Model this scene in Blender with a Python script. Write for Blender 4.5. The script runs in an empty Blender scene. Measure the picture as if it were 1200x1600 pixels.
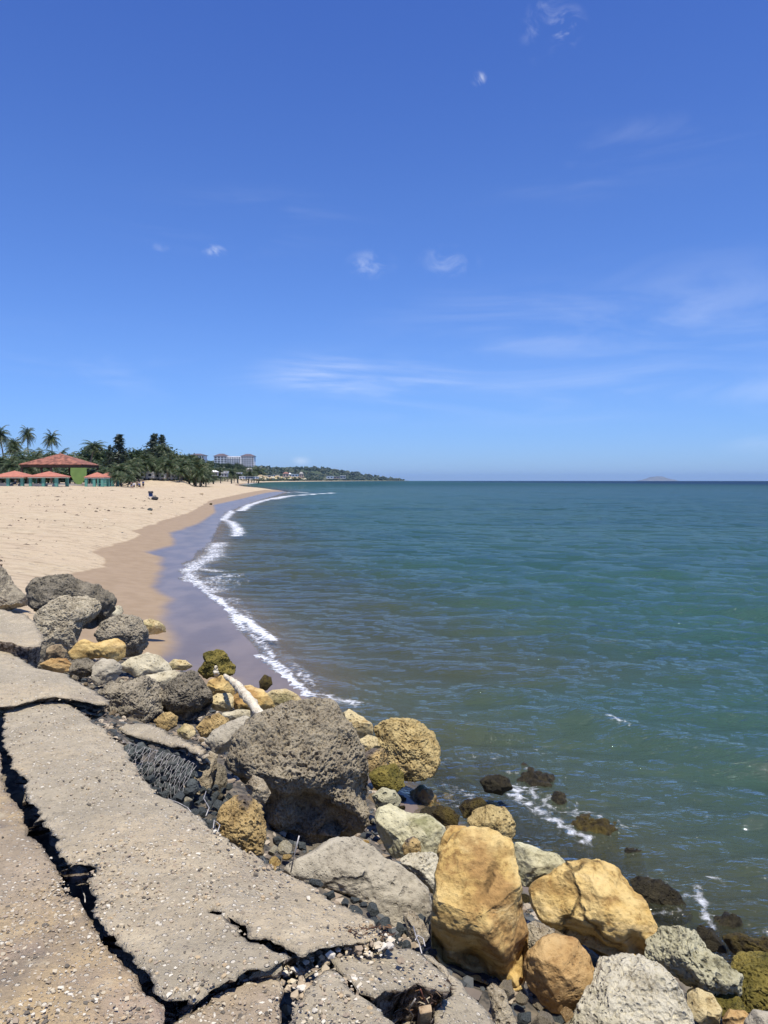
import bpy, bmesh, math, random
import numpy as np
from mathutils import Vector, Matrix, geometry
C = bpy.context
S = C.scene
col = S.collection
R = math.radians

# ------------------------------------------------------------ camera
F = 1202.0; CX, CY = 600.0, 800.0; HZ = 750.2
EYE = 3.2
PITCH = math.atan((CY - HZ) / F)
cam = bpy.data.cameras.new('camera'); co = bpy.data.objects.new('camera', cam); col.objects.link(co)
cam.sensor_fit = 'VERTICAL'; cam.sensor_height = 36; cam.sensor_width = 27; cam.lens = 36 * F / 1600
cam.clip_start = 0.05; cam.clip_end = 60000
co.location = (0, 0, EYE); co.rotation_euler = (R(90) - PITCH, 0, 0)
S.camera = co

# ------------------------------------------------------------ light
SUN_EL, SUN_AZ = R(72), R(155)     # azimuth from +Y (view direction), 160 = behind the camera, a little right
w = bpy.data.worlds.new('World'); S.world = w; w.use_nodes = True
nt = w.node_tree; nt.nodes.clear()
N = nt.nodes.new; L = nt.links.new
out = N('ShaderNodeOutputWorld'); bg = N('ShaderNodeBackground'); L(bg.outputs[0], out.inputs[0])
sky = N('ShaderNodeTexSky'); sky.sky_type = 'NISHITA'; sky.sun_disc = False
sky.sun_elevation = SUN_EL; sky.sun_rotation = SUN_AZ
sky.altitude = 0; sky.air_density = 1.0; sky.dust_density = 0.15; sky.ozone_density = 4.0
bg.inputs['Strength'].default_value = 0.11
geo = N('ShaderNodeTexCoord')
tint = N('ShaderNodeMix'); tint.data_type = 'RGBA'; tint.blend_type = 'MULTIPLY'; tint.inputs[0].default_value = 1.0
L(sky.outputs[0], tint.inputs[6])
# thin cirrus: noise on a cloud deck, gathered in the places where the sky carries it
sep = N('ShaderNodeSeparateXYZ'); L(geo.outputs['Generated'], sep.inputs[0])
def wm(op, a, b=None, c=None, clamp=False):
    n = N('ShaderNodeMath'); n.operation = op; n.use_clamp = clamp
    for i, v in enumerate((a, b, c)):
        if v is None: continue
        if isinstance(v, (int, float)): n.inputs[i].default_value = v
        else: L(v, n.inputs[i])
    return n.outputs[0]
cr = N('ShaderNodeValToRGB'); e_ = cr.color_ramp.elements
e_[0].position = 0.0; e_[0].color = (.44, .66, 1.24, 1); e_[1].position = 0.62; e_[1].color = (.46, .67, 1.32, 1)
for p_, c_ in ((.06, (.47, .69, 1.22)), (.16, (.56, .76, 1.24)), (.34, (.56, .77, 1.28))):
    x_ = e_.new(p_); x_.color = (*c_, 1)
L(sep.outputs[2], cr.inputs[0]); L(cr.outputs[0], tint.inputs[7])
zz = wm('ADD', wm('MAXIMUM', sep.outputs[2], 0.0), 0.12)
cmb = N('ShaderNodeCombineXYZ'); L(wm('DIVIDE', sep.outputs[0], zz), cmb.inputs[0]); L(wm('DIVIDE', sep.outputs[1], zz), cmb.inputs[1])
def wnoise(scale, detail, stretch, rot, dist=0.0, vec=None):
    mp = N('ShaderNodeMapping'); mp.inputs['Scale'].default_value = stretch; mp.inputs['Rotation'].default_value = rot
    L(vec or cmb.outputs[0], mp.inputs[0])
    n = N('ShaderNodeTexNoise'); n.inputs['Scale'].default_value = scale; n.inputs['Detail'].default_value = detail
    n.inputs['Roughness'].default_value = 0.6; n.inputs['Distortion'].default_value = dist
    L(mp.outputs[0], n.inputs['Vector']); return n.outputs[0]
def ramp(v, lo, hi):
    n = N('ShaderNodeMapRange'); n.interpolation_type = 'SMOOTHSTEP'
    n.inputs[1].default_value = lo; n.inputs[2].default_value = hi; L(v, n.inputs[0]); return n.outputs[0]
def raydir(px, py):
    v = Vector(((px - CX) / F, math.cos(PITCH) + (CY - py) / F * math.sin(PITCH), -math.sin(PITCH) + (CY - py) / F * math.cos(PITCH)))
    return v
def patch(px, py, rx, ry, noise_out, lo, hi, strength):
    """soft patch of cloud round the sky direction seen at px,py"""
    c = raydir(px, py).normalized()
    m = N('ShaderNodeMapping'); m.vector_type = 'POINT'
    sx, sz = F / rx, F / ry
    m.inputs['Location'].default_value = (-c.x * sx, -c.y * 0.0, -c.z * sz)
    m.inputs['Scale'].default_value = (sx, 0.0, sz)
    L(geo.outputs['Generated'], m.inputs[0])
    ln = N('ShaderNodeVectorMath'); ln.operation = 'LENGTH'; L(m.outputs[0], ln.inputs[0])
    fall = N('ShaderNodeMapRange'); fall.interpolation_type = 'SMOOTHSTEP'
    fall.inputs[1].default_value = 1.0; fall.inputs[2].default_value = 0.0; L(ln.outputs[1], fall.inputs[0])
    return wm('MULTIPLY', wm('MULTIPLY', fall.outputs[0], ramp(noise_out, lo, hi)), strength)
n1 = wnoise(1.6, 9, (0.5, 1.6, 1), (0, 0, R(8)), 0.6)
n2 = wnoise(26, 5, (1, 1, 1.3), (0, R(-30), 0), 0.8, geo.outputs['Generated'])
n3 = wnoise(6, 5, (0.6, 1, 3.6), (0, R(6), 0), 0.9, geo.outputs['Generated'])
cl = [patch(880, 45, 34, 28, n2, .46, .72, .5), patch(748, 123, 13, 10, n2, .45, .62, .5), patch(850, 40, 40, 45, n2, .5, .75, .2),
      patch(334, 393, 22, 12, n2, .42, .62, .5), patch(580, 413, 45, 24, n2, .40, .66, .30), patch(700, 410, 55, 28, n2, .42, .7, .22), patch(252, 386, 16, 8, n2, .4, .6, .14),
      patch(510, 590, 160, 50, n3, .34, .7, .36), patch(640, 600, 360, 80, n3, .34, .8, .26), patch(900, 610, 480, 70, n3, .30, .8, .24), patch(900, 520, 420, 110, n3, .36, .85, .2),
      patch(1060, 500, 320, 120, n3, .40, .75, .14), patch(900, 260, 320, 60, n3, .44, .8, .10), patch(1010, 205, 120, 26, n3, .42, .8, .09),
      patch(380, 350, 240, 60, n3, .45, .75, .10), patch(1100, 610, 260, 36, n3, .3, .6, .18), patch(830, 285, 100, 30, n3, .4, .75, .09),
      patch(470, 720, 20, 10, n2, .25, .55, .26), patch(1150, 690, 200, 30, n3, .4, .7, .12), patch(150, 570, 300, 80, n3, .45, .8, .08)]
acc = cl[0]
for c_ in cl[1:]: acc = wm('MAXIMUM', acc, c_)
cm = N('ShaderNodeMix'); cm.data_type = 'RGBA'; L(acc, cm.inputs[0]); L(tint.outputs[2], cm.inputs[6]); cm.inputs[7].default_value = (8.5, 8.9, 9.6, 1)
L(cm.outputs[2], bg.inputs[0])

sl = bpy.data.lights.new('sun', 'SUN'); sl.energy = 5.0; sl.angle = R(0.53); sl.color = (1, .95, .87)
so = bpy.data.objects.new('sun', sl); col.objects.link(so)
sdir = Vector((math.sin(SUN_AZ) * math.cos(SUN_EL), math.cos(SUN_AZ) * math.cos(SUN_EL), math.sin(SUN_EL)))
so.rotation_euler = sdir.to_track_quat('Z', 'Y').to_euler(); so.location = (0, 0, 50)
S.view_settings.view_transform = 'Standard'; S.view_settings.look = 'None'; S.view_settings.gamma = 1
S.view_settings.exposure = 0.18
S.cycles.max_bounces = 8; S.cycles.transparent_max_bounces = 12; S.cycles.diffuse_bounces = 3; S.cycles.volume_bounces = 0

# ------------------------------------------------------------ helpers
rnd = random.Random(7)
def noise3(p, seed=0):
    """vectorised gradient noise, p (N,3) -> about [-1,1]"""
    p = np.asarray(p, float) + seed * 17.137
    i = np.floor(p).astype(np.int64); f = p - i
    u = f * f * f * (f * (f * 6 - 15) + 10)
    def g(ix, iy, iz, fx, fy, fz):
        h = (ix * 374761393 + iy * 668265263 + iz * 2147483647 + seed * 1274126177) & 0xffffffff
        h = ((h ^ (h >> 13)) * 1274126177) & 0xffffffff; h = h ^ (h >> 16)
        a = (h & 1023) / 1023.0 * 2 * np.pi; z = ((h >> 10) & 1023) / 1023.0 * 2 - 1
        r = np.sqrt(np.maximum(0, 1 - z * z))
        return np.cos(a) * r * fx + np.sin(a) * r * fy + z * fz
    r = 0
    for dx in (0, 1):
        for dy in (0, 1):
            for dz in (0, 1):
                wgt = (u[:, 0] if dx else 1 - u[:, 0]) * (u[:, 1] if dy else 1 - u[:, 1]) * (u[:, 2] if dz else 1 - u[:, 2])
                r = r + wgt * g(i[:, 0] + dx, i[:, 1] + dy, i[:, 2] + dz, f[:, 0] - dx, f[:, 1] - dy, f[:, 2] - dz)
    return r * 1.5
def fbm(p, oct=4, seed=0, gain=.5):
    a, s, r = 1.0, 1.0, 0
    for k in range(oct):
        r = r + a * noise3(np.asarray(p) * s, seed + k * 3); a *= gain; s *= 2.03
    return r
def sm(x, a, b):
    t = np.clip((x - a) / (b - a), 0, 1); return t * t * (3 - 2 * t)

def tag(o, label=None, cat=None, group=None, kind=None):
    if label: o['label'] = label
    if cat: o['category'] = cat
    if group: o['group'] = group
    if kind: o['kind'] = kind
    return o
def mesh_np(name, V, Fc, mats, parent=None, smooth=True, loc=(0, 0, 0), attrs=None, mi=None):
    """V (N,3); Fc (M,3|4) int array or list of lists"""
    me = bpy.data.meshes.new(name)
    V = np.asarray(V, np.float32)
    if isinstance(Fc, np.ndarray):
        m, k = Fc.shape
        me.vertices.add(len(V)); me.vertices.foreach_set('co', V.ravel())
        me.loops.add(m * k); me.loops.foreach_set('vertex_index', Fc.astype(np.int32).ravel())
        me.polygons.add(m); me.polygons.foreach_set('loop_start', np.arange(0, m * k, k, dtype=np.int32))
        me.update(calc_edges=True); me.validate()
    else:
        me.from_pydata([tuple(v) for v in V], [], [tuple(f) for f in Fc]); me.update()
    if not isinstance(mats, (list, tuple)): mats = [mats]
    for m_ in mats: me.materials.append(m_)
    if mi is not None: me.polygons.foreach_set('material_index', np.asarray(mi, np.int32))
    me.polygons.foreach_set('use_smooth', np.full(len(me.polygons), bool(smooth)))
    for k_, a in (attrs or {}).items():
        at_ = me.attributes.new(k_, 'FLOAT', 'POINT'); at_.data.foreach_set('value', np.asarray(a, np.float32))
    o = bpy.data.objects.new(name, me); col.objects.link(o); o.location = loc
    if parent is not None: o.parent = parent
    return o
def empty(name, loc, rz=0.0):
    o = bpy.data.objects.new(name, None); col.objects.link(o); o.location = loc; o.rotation_euler = (0, 0, rz); o.empty_display_size = .2
    return o
def copy_tree(o, parent=None):
    c = o.copy(); col.objects.link(c); c.parent = parent
    for ch in list(o.children): copy_tree(ch, c)
    return c
class MB:
    """collects boxes, tubes and cones into one mesh"""
    def __init__(s): s.V = []; s.F = []; s.M = []
    def add(s, V, Fc, mi=0):
        b = len(s.V); s.V += [tuple(v) for v in V]; s.F += [[i + b for i in f] for f in Fc]; s.M += [mi] * len(Fc); return s
    def box(s, c, d, rz=0.0, mi=0, taper=1.0):
        V = []
        for z in (-1, 1):
            t = taper if z > 0 else 1
            for x, y in ((-1, -1), (1, -1), (1, 1), (-1, 1)):
                X, Y = x * d[0] / 2 * t, y * d[1] / 2 * t
                V.append((c[0] + X * math.cos(rz) - Y * math.sin(rz), c[1] + X * math.sin(rz) + Y * math.cos(rz), c[2] + z * d[2] / 2))
        return s.add(V, [(0, 3, 2, 1), (4, 5, 6, 7), (0, 1, 5, 4), (1, 2, 6, 5), (2, 3, 7, 6), (3, 0, 4, 7)], mi)
    def tube(s, pts, rad, n=6, mi=0):
        pts = [Vector(p) for p in pts]
        if not isinstance(rad, (list, tuple)): rad = [rad] * len(pts)
        V = []; Fc = []
        for i, p in enumerate(pts):
            t = (pts[min(i + 1, len(pts) - 1)] - pts[max(i - 1, 0)]).normalized()
            a = t.cross(Vector((0, 0, 1)) if abs(t.z) < .9 else Vector((1, 0, 0))).normalized(); b = t.cross(a)
            for k in range(n):
                q = 2 * math.pi * k / n; V.append(p + (a * math.cos(q) + b * math.sin(q)) * rad[i])
        for i in range(len(pts) - 1):
            for k in range(n):
                Fc.append((i * n + k, i * n + (k + 1) % n, (i + 1) * n + (k + 1) % n, (i + 1) * n + k))
        Fc.append(tuple(range(n))[::-1]); Fc.append(tuple((len(pts) - 1) * n + k for k in range(n)))
        return s.add(V, Fc, mi)
    def build(s, name, mats, parent=None, loc=(0, 0, 0), smooth=False):
        return mesh_np(name, s.V, s.F, mats, parent, smooth, loc, mi=s.M)

# ------------------------------------------------------------ node materials
def mat(name):
    m = bpy.data.materials.new(name); m.use_nodes = True
    return m, m.node_tree, m.node_tree.nodes['Principled BSDF'], m.node_tree.nodes['Material Output']
class NT:
    def __init__(s, nt): s.nt = nt
    def n(s, t, **kw):
        x = s.nt.nodes.new('ShaderNode' + t)
        for k, v in kw.items(): setattr(x, k, v)
        return x
    def l(s, a, b): s.nt.links.new(a, b)
    def put(s, v, sock):
        if hasattr(v, 'links') or isinstance(v, bpy.types.NodeSocket): s.l(v, sock)
        else:
            if isinstance(v, (tuple, list)) and len(v) == 3 and sock.type == 'RGBA': v = (*v, 1)
            sock.default_value = v
    def m(s, op, a, b=0.0, clamp=False):
        x = s.n('Math', operation=op, use_clamp=clamp); s.put(a, x.inputs[0]); s.put(b, x.inputs[1]); return x.outputs[0]
    def obj(s, rand=True):
        tc = s.n('TexCoord')
        if not rand: return tc.outputs['Object']
        oi = s.n('ObjectInfo'); mu = s.n('VectorMath', operation='MULTIPLY_ADD')
        cb = s.n('CombineXYZ'); s.put(oi.outputs['Random'], cb.inputs[0]); s.put(oi.outputs['Random'], cb.inputs[2])
        s.l(cb.outputs[0], mu.inputs[0]); mu.inputs[1].default_value = (31, 17, 23); s.l(tc.outputs['Object'], mu.inputs[2]); return mu.outputs[0]
    def gen(s): return s.n('NewGeometry').outputs['Position']
    def map(s, v, sc=(1, 1, 1), rot=(0, 0, 0), loc=(0, 0, 0)):
        x = s.n('Mapping'); s.l(v, x.inputs[0]); x.inputs['Scale'].default_value = sc; x.inputs['Rotation'].default_value = rot; x.inputs['Location'].default_value = loc; return x.outputs[0]
    def noise(s, v, sc, det=4, rough=.55, dist=0.0, colr=False):
        x = s.n('TexNoise'); s.l(v, x.inputs['Vector']); x.inputs['Scale'].default_value = sc; x.inputs['Detail'].default_value = det
        x.inputs['Roughness'].default_value = rough; x.inputs['Distortion'].default_value = dist; return x.outputs[1 if colr else 0]
    def vor(s, v, sc, feat='F1', out=0, rnd_=1.0):
        x = s.n('TexVoronoi', feature=feat); s.l(v, x.inputs['Vector']); x.inputs['Scale'].default_value = sc; x.inputs['Randomness'].default_value = rnd_; return x.outputs[out]
    def rng(s, v, a, b, c=0.0, d=1.0, smooth=True):
        x = s.n('MapRange'); x.interpolation_type = 'SMOOTHSTEP' if smooth else 'LINEAR'; x.clamp = True
        s.l(v, x.inputs[0]); x.inputs[1].default_value = a; x.inputs[2].default_value = b; x.inputs[3].default_value = c; x.inputs[4].default_value = d; return x.outputs[0]
    def mix(s, f, a, b, mode='MIX'):
        x = s.n('Mix', data_type='RGBA', blend_type=mode); s.put(f, x.inputs[0]); s.put(a, x.inputs[6]); s.put(b, x.inputs[7]); return x.outputs[2]
    def attr(s, name): x = s.n('Attribute'); x.attribute_name = name; return x.outputs['Fac']
    def bump(s, h, strength, dist, prev=None):
        x = s.n('Bump'); s.put(strength, x.inputs['Strength']); x.inputs['Distance'].default_value = dist; s.l(h, x.inputs['Height'])
        if prev is not None: s.l(prev, x.inputs['Normal'])
        return x.outputs[0]
def plain(name, c, rough=.7, var=.15, sc=3.0, metal=0.0):
    m, nt_, b, o = mat(name); n = NT(nt_)
    v = n.noise(n.obj(), sc, 5)
    b.inputs['Roughness'].default_value = rough; b.inputs['Metallic'].default_value = metal
    n.l(n.mix(n.rng(v, .3, .7), tuple(x * (1 - var) for x in c), tuple(min(1, x * (1 + var)) for x in c)), b.inputs['Base Color'])
    return m

# ------------------------------------------------------------ pixel -> place
def at(px, py, z):
    d = raydir(px, py); t = (z - EYE) / d.z
    return (d.x * t, d.y * t, z)
def atD(px, py, D):
    d = raydir(px, py); t = D / d.y; return Vector((d.x * t, D, EYE + d.z * t))

# coast: the waterline, water on its right, land on its left, from behind the camera to the headland
CW = [(14, -60), (9, -20), (7, -4), (4.6, 2.8)] + [at(a, b, 0)[:2] for a, b in [(1200, 1478), (1080, 1425), (950, 1368), (810, 1300), (690, 1212), (590, 1128), (530, 1108), (480, 1088), (437, 1045),
      (405, 1003), (372, 965), (340, 938), (298, 906), (285, 888), (306, 868), (328, 850), (343, 818), (353, 801), (383, 789), (403, 782), (432, 774), (446, 769)]] + \
     [(-33, 245), (-48, 300), (-80, 430), (-103, 550), (-140, 800), (-166, 1000), (-192, 1280), (-200, 1700), (-190, 2300), (-120, 3200), (20, 4100), (170, 4900), (150, 5200), (-300, 6500), (-2500, 9000)]
CW[4:11] = [at(a, b, 0)[:2] for a, b in [(1200, 1545), (1060, 1492), (915, 1420), (775, 1345), (655, 1262), (580, 1190), (530, 1140)]]
CW = np.array(CW)
LANDP = np.vstack([CW, [(-9000, 9000), (-9000, -60)]])
def seg_dist(P, line):
    d = np.full(len(P), 1e9)
    for a, b in zip(line[:-1], line[1:]):
        ab = b - a; t = np.clip(((P - a) @ ab) / (ab @ ab), 0, 1)
        d = np.minimum(d, np.hypot(*(P - a - t[:, None] * ab).T))
    return d
def inside(P, poly):
    c = np.zeros(len(P), bool); n = len(poly)
    for i in range(n):
        x1, y1 = poly[i]; x2, y2 = poly[(i + 1) % n]
        if y1 == y2: continue
        c ^= ((y1 > P[:, 1]) != (y2 > P[:, 1])) & (P[:, 0] < (x2 - x1) * (P[:, 1] - y1) / (y2 - y1) + x1)
    return c
SLABE = np.array([(7.5, -60), (3.2, -20), (1.6, 0), (0.75, 2.2), (0.25, 2.75), (-.4, 3.4), (-1.3, 4.6), (-2.1, 6.0), (-3.8, 7.9), (-6.5, 9.6), (-14, 13), (-60, 20)])
SLABP = np.vstack([SLABE, [(-60, -60)]])
TOE = np.array([(9, -20), (7, -4), (4.6, 2.8)] + [at(a, b, 0)[:2] for a, b in [(1200, 1545), (1060, 1492), (915, 1420), (775, 1345), (655, 1262), (580, 1190), (530, 1140), (480, 1088), (380, 1070)]] + [(-2.9, 12.9), (-4.0, 14.2), (-5.6, 14.2), (-9, 14.5), (-16, 17), (-60, 25)])
TOEP = np.vstack([TOE, [(-60, -20)]])
def terrain(P, parts=False):
    P = np.asarray(P, float)
    sd = seg_dist(P, CW); sd = np.where(inside(P, LANDP), sd, -sd)
    r = np.hypot(P[:, 0], P[:, 1])
    z = np.interp(sd, [-4000, -900, -300, -60, -25, -9, -3, 0, 1.6, 3.2, 6, 12, 24, 45, 90], [-60, -25, -9, -4.6, -3.3, -1.7, -.6, 0, .07, .28, .66, 1.15, 1.55, 1.95, 2.3])
    z = z - .45 * sm(-sd, 0, 1.3) * (1 - sm(P[:, 1], 10.5, 13)) * (r < 40)
    # berm undulation
    land = sm(sd, 4, 12)
    z = z + land * (.05 * noise3(np.c_[P / 5.0, np.zeros(len(P))], 3) + .1 * noise3(np.c_[P / 17.0, np.zeros(len(P))], 5))
    # hills behind the far coast
    hy = np.interp(P[:, 1], [560, 700, 850, 1000, 1400, 2200, 3200, 4000, 4700, 5000], [0, 5, 13, 20, 26, 32, 44, 50, 40, 12])
    hill = hy * sm(sd, np.interp(P[:, 1], [1100, 1500], [4, 22]), np.interp(P[:, 1], [900, 1200, 2000, 4500], [60, 90, 240, 330])) * (1 + .28 * noise3(np.c_[P / 420.0, np.zeros(len(P))], 8) + .12 * noise3(np.c_[P / 130.0, np.zeros(len(P))], 9))
    z = z + np.maximum(hill, 0)
    back = sm(P[:, 1], 174, 190) * sm(-P[:, 0] / np.maximum(P[:, 1], 1), .246, .262) * (1 - sm(-P[:, 0] / np.maximum(P[:, 1], 1), .322, .338)) * sm(sd, 12, 24) * (P[:, 1] < 420)
    z = z + 1.35 * back
    # the bank the boulders lie on
    dE = seg_dist(P, SLABE); inS = inside(P, SLABP)
    dT = seg_dist(P, TOE); inT = inside(P, TOEP)
    t = dE / (dE + dT + 1e-6)
    bank = np.where(inS, 1.14, 1.14 - 1.2 * np.clip(t, 0, 1) ** .9)
    bank = np.where(inT, bank, -.06 - dT * .42)
    bank = bank + .07 * noise3(np.c_[P * 1.7, np.zeros(len(P))], 12) * np.where(inS, .2, 1)
    near = r < 120
    rev = np.where(near, sm(bank - z, -.03, .05), 0)
    z = np.where(near & (bank > z), bank, z)
    z = z - r * r / (2 * 6371000.0)
    return (z, sd, rev) if parts else z
def hit(px, py, near=1.0, far=3000.0):
    d = raydir(px, py); k = np.geomspace(near, far, 1400) / d.y
    z = terrain(np.c_[d.x * k, d.y * k]); ray = EYE + d.z * k
    b = np.argmax(ray < z)
    if ray[b] >= z[b]: b = len(k) - 1
    t = k[b]; return Vector((d.x * t, d.y * t, float(z[b])))
# ------------------------------------------------------------ ground: sand, bank, hills in one sheet
def fan(r0, r1, growth, angs):
    nr = int(math.log(r1 / r0) / math.log(growth)) + 1
    rr = np.geomspace(r0, r1, nr)
    A, Rr = np.meshgrid(angs, rr)
    V = np.c_[(Rr * np.sin(A)).ravel(), (Rr * np.cos(A)).ravel()]
    na = len(angs); i = np.arange((nr - 1) * (na - 1)); a = i // (na - 1) * na + i % (na - 1)
    return V, np.c_[a, a + na, a + na + 1, a + 1][:, ::-1].copy(), nr, na
def angles(a, b, fine, wide=115, coarse=2.0):
    return np.radians(np.r_[np.arange(-wide, a, coarse), np.arange(a, b, fine), np.arange(b, wide + .1, coarse)])
def curve_x(pxs, y):
    p = np.array([hit(*q)[:2] for q in pxs]); p = p[np.argsort(p[:, 1])]
    return np.interp(y, p[:, 1], p[:, 0])
V2, Fq, _, _ = fan(1.2, 9500, 1.0115, angles(-34, 34, .2))
z, sd, rev = terrain(V2, True)
FILM = [(262, 1004), (250, 985), (241, 965), (254, 935), (229, 917), (244, 890), (243, 869), (222, 862), (267, 851), (262, 833), (290, 823), (306, 818), (334, 800), (331, 789), (372, 780), (415, 770), (432, 768)]
WETE = [(140, 960), (70, 922), (100, 901), (122, 893), (160, 885), (164, 872), (139, 862), (196, 846), (219, 836), (206, 830), (250, 815), (298, 800), (312, 792), (328, 782), (380, 771), (415, 765.5)]
film = V2[:, 0] - curve_x(FILM, V2[:, 1]); wet = V2[:, 0] - curve_x(WETE, V2[:, 1])
far_ = V2[:, 1] > 230
film = np.where(far_, -sd + .8, film); wet = np.where(far_, -sd + 3, wet)
nearm = V2[:, 1] < 12.5
film = np.where(nearm & (sd > 0), np.minimum(film, 1.2 - sd), film)
z = z + rev * .05 * noise3(np.c_[V2 * 6, V2[:, :1] * 0], 31) * (np.hypot(*V2.T) < 25)
# windrows, ripples and foot-churned dry sand
dry = sm(-wet, 0, .8) * (1 - rev) * (np.hypot(*V2.T) < 260) * (sd > 1)
q = np.c_[V2, V2[:, :1] * 0]
z = z + dry * (.05 * noise3(q * [.5, .9, 1], 41) + .04 * np.abs(noise3(q * [2.4, 1.7, 1], 43)) + .012 * noise3(q * 6, 44))
z = z + .03 * sm(-wet, .0, .25) * (1 - rev) * (np.hypot(*V2.T) < 260)

m_ground, nt_, b, o_ = mat('sand_and_bank'); n = NT(nt_)
P = n.gen()
grain = n.noise(P, 60, 3, .7); mid = n.noise(P, 2.2, 6, .6); big = n.noise(P, .22, 5, .6)
dryc = n.mix(n.rng(mid, .3, .7), (.465, .365, .225), (.555, .455, .30))
dryc = n.mix(n.rng(big, .35, .65), dryc, (.52, .41, .265))
streak = n.noise(n.map(P, (.35, 1.3, 1), (0, 0, R(20))), 1.6, 7, .62)
dryc = n.mix(n.rng(streak, .50, .66, 0, .7), dryc, (.31, .225, .14))
deb = n.noise(n.map(P, (.5, 2.2, 1), (0, 0, R(12))), 3.5, 8, .75)
dryc = n.mix(n.m('MULTIPLY', n.rng(deb, .60, .65), n.rng(big, .40, .55)), dryc, (.12, .075, .04))
wetn = n.m('ADD', n.attr('wet'), n.m('MULTIPLY', n.m('SUBTRACT', n.noise(P, .5, 4), .5), .9))
wetf = n.rng(wetn, -.08, .1)
wetc = n.mix(n.rng(mid, .3, .7), (.29, .205, .11), (.34, .245, .14))
sandc = n.mix(wetf, dryc, wetc)
filmn = n.m('ADD', n.attr('film'), n.m('MULTIPLY', n.m('SUBTRACT', n.noise(P, .6, 3), .5), .5))
filmf = n.rng(filmn, -.06, .45); filmc_on = n.rng(n.attr('height'), -.03, .0)
filmc = n.mix(n.rng(n.noise(n.map(P, (1, .45, 1), (0, 0, R(-25))), 1.1, 5), .35, .68), (.15, .11, .07), (.21, .155, .10))
sandc = n.mix(filmf, sandc, filmc)
bankc = n.mix(n.rng(n.noise(P, 14, 6, .7), .35, .65), (.035, .035, .032), (.16, .135, .10))
bankc = n.mix(n.rng(n.noise(P, 3, 4), .5, .66), bankc, (.22, .18, .12))
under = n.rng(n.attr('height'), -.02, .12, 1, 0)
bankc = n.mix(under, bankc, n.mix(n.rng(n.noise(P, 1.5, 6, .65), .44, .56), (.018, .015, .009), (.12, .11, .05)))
sandc = n.mix(n.rng(n.attr('height'), -.45, -.03, 1, 0), sandc, (.115, .11, .06)); c_ = n.mix(n.attr('rev'), sandc, bankc)
c_ = n.mix(n.attr('hill'), c_, n.mix(n.rng(n.noise(P, .03, 5), .4, .6), (.035, .055, .018), (.07, .085, .03)))
n.l(c_, b.inputs['Base Color'])
rgh = n.m('SUBTRACT', .95, n.m('MULTIPLY', wetf, .35))
n.l(n.m('MAXIMUM', rgh, n.attr('rev')), b.inputs['Roughness'])
n.l(n.m('MULTIPLY', n.m('MULTIPLY', filmf, filmc_on), n.m('SUBTRACT', .58, n.attr('rev'))), b.inputs['Coat Weight']); b.inputs['Coat Roughness'].default_value = .17; b.inputs['Coat IOR'].default_value = 1.55
b.inputs['Specular IOR Level'].default_value = .25
foot = n.rng(n.vor(n.mix(.12, P, n.noise(P, 2, 3, colr=True), 'ADD'), 1.9), .10, .34)
hh = n.m('ADD', n.m('MULTIPLY', n.m('ADD', grain, n.m('MULTIPLY', foot, 6)), .25), n.m('ADD', n.noise(P, 9, 5, .65), n.m('MULTIPLY', n.noise(P, 1.5, 3), 2)))
n.l(n.bump(hh, n.rng(n.m('MAXIMUM', wetf, 0), 0, 1, .8, .05), .09), b.inputs['Normal'])
n.l(n.bump(n.noise(n.map(P, (1, .5, 1)), 3.0, 3), .12, .02), b.inputs['Coat Normal'])
hillf = np.where(V2[:, 1] > 380, sm(sd, 12, 30), sm(sd, 75, 95))
ground = mesh_np('beach_and_hills', np.c_[V2, z], Fq, m_ground, attrs=dict(film=np.clip(film, -9, 9), wet=np.clip(wet, -9, 9), rev=rev, hill=hillf, height=z))
ground.name = 'ground'; tag(ground, kind='structure')

# ------------------------------------------------------------ sea
angs = angles(-31, 34, .155)
V2, Fq, nr, na = fan(2.3, 7600, 1.0082, angs)
z0, sd, rv = terrain(V2, True)
r = np.hypot(*V2.T)
curv = r * r / (2 * 6371000.0)
depth = -(z0 + curv)
damp = np.clip(depth, 0, 1) ** .6 * .93 + .07
sp = np.maximum(r * .0082, r * np.radians(.155))
rs = np.random.RandomState(5)
H = np.zeros(len(V2))
gustn = .55 + .9 * sm(noise3(np.c_[V2 / [26, 9], V2[:, :1] * 0], 50), -.5, .6)
X = V2 + .35 * np.c_[noise3(np.c_[V2 / 2.5, V2[:, :1] * 0], 51), noise3(np.c_[V2 / 2.5, V2[:, :1] * 0], 52)]
for lam, amp, cnt in ((8.5, .040, 3), (4.6, .034, 4), (2.6, .028, 7), (1.5, .0215, 9), (.85, .0145, 10), (.5, .0085, 10), (.3, .0045, 9)):
    for k in range(cnt):
        l_ = lam * rs.uniform(.8, 1.25); th = math.atan2(-1, -.28) + rs.normal(0, .26 if lam > 3 else .42)
        kx, ky = math.cos(th) * 2 * math.pi / l_, math.sin(th) * 2 * math.pi / l_
        ph = X[:, 0] * kx + X[:, 1] * ky + rs.uniform(0, 6.28)
        vis = sm(l_ / sp, 2.2, 4.5)
        s_ = np.sin(ph); H += amp * rs.uniform(.5, 1.2) * vis * (s_ + .35 * np.cos(2 * ph) * vis)
H *= gustn * damp * .8
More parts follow.
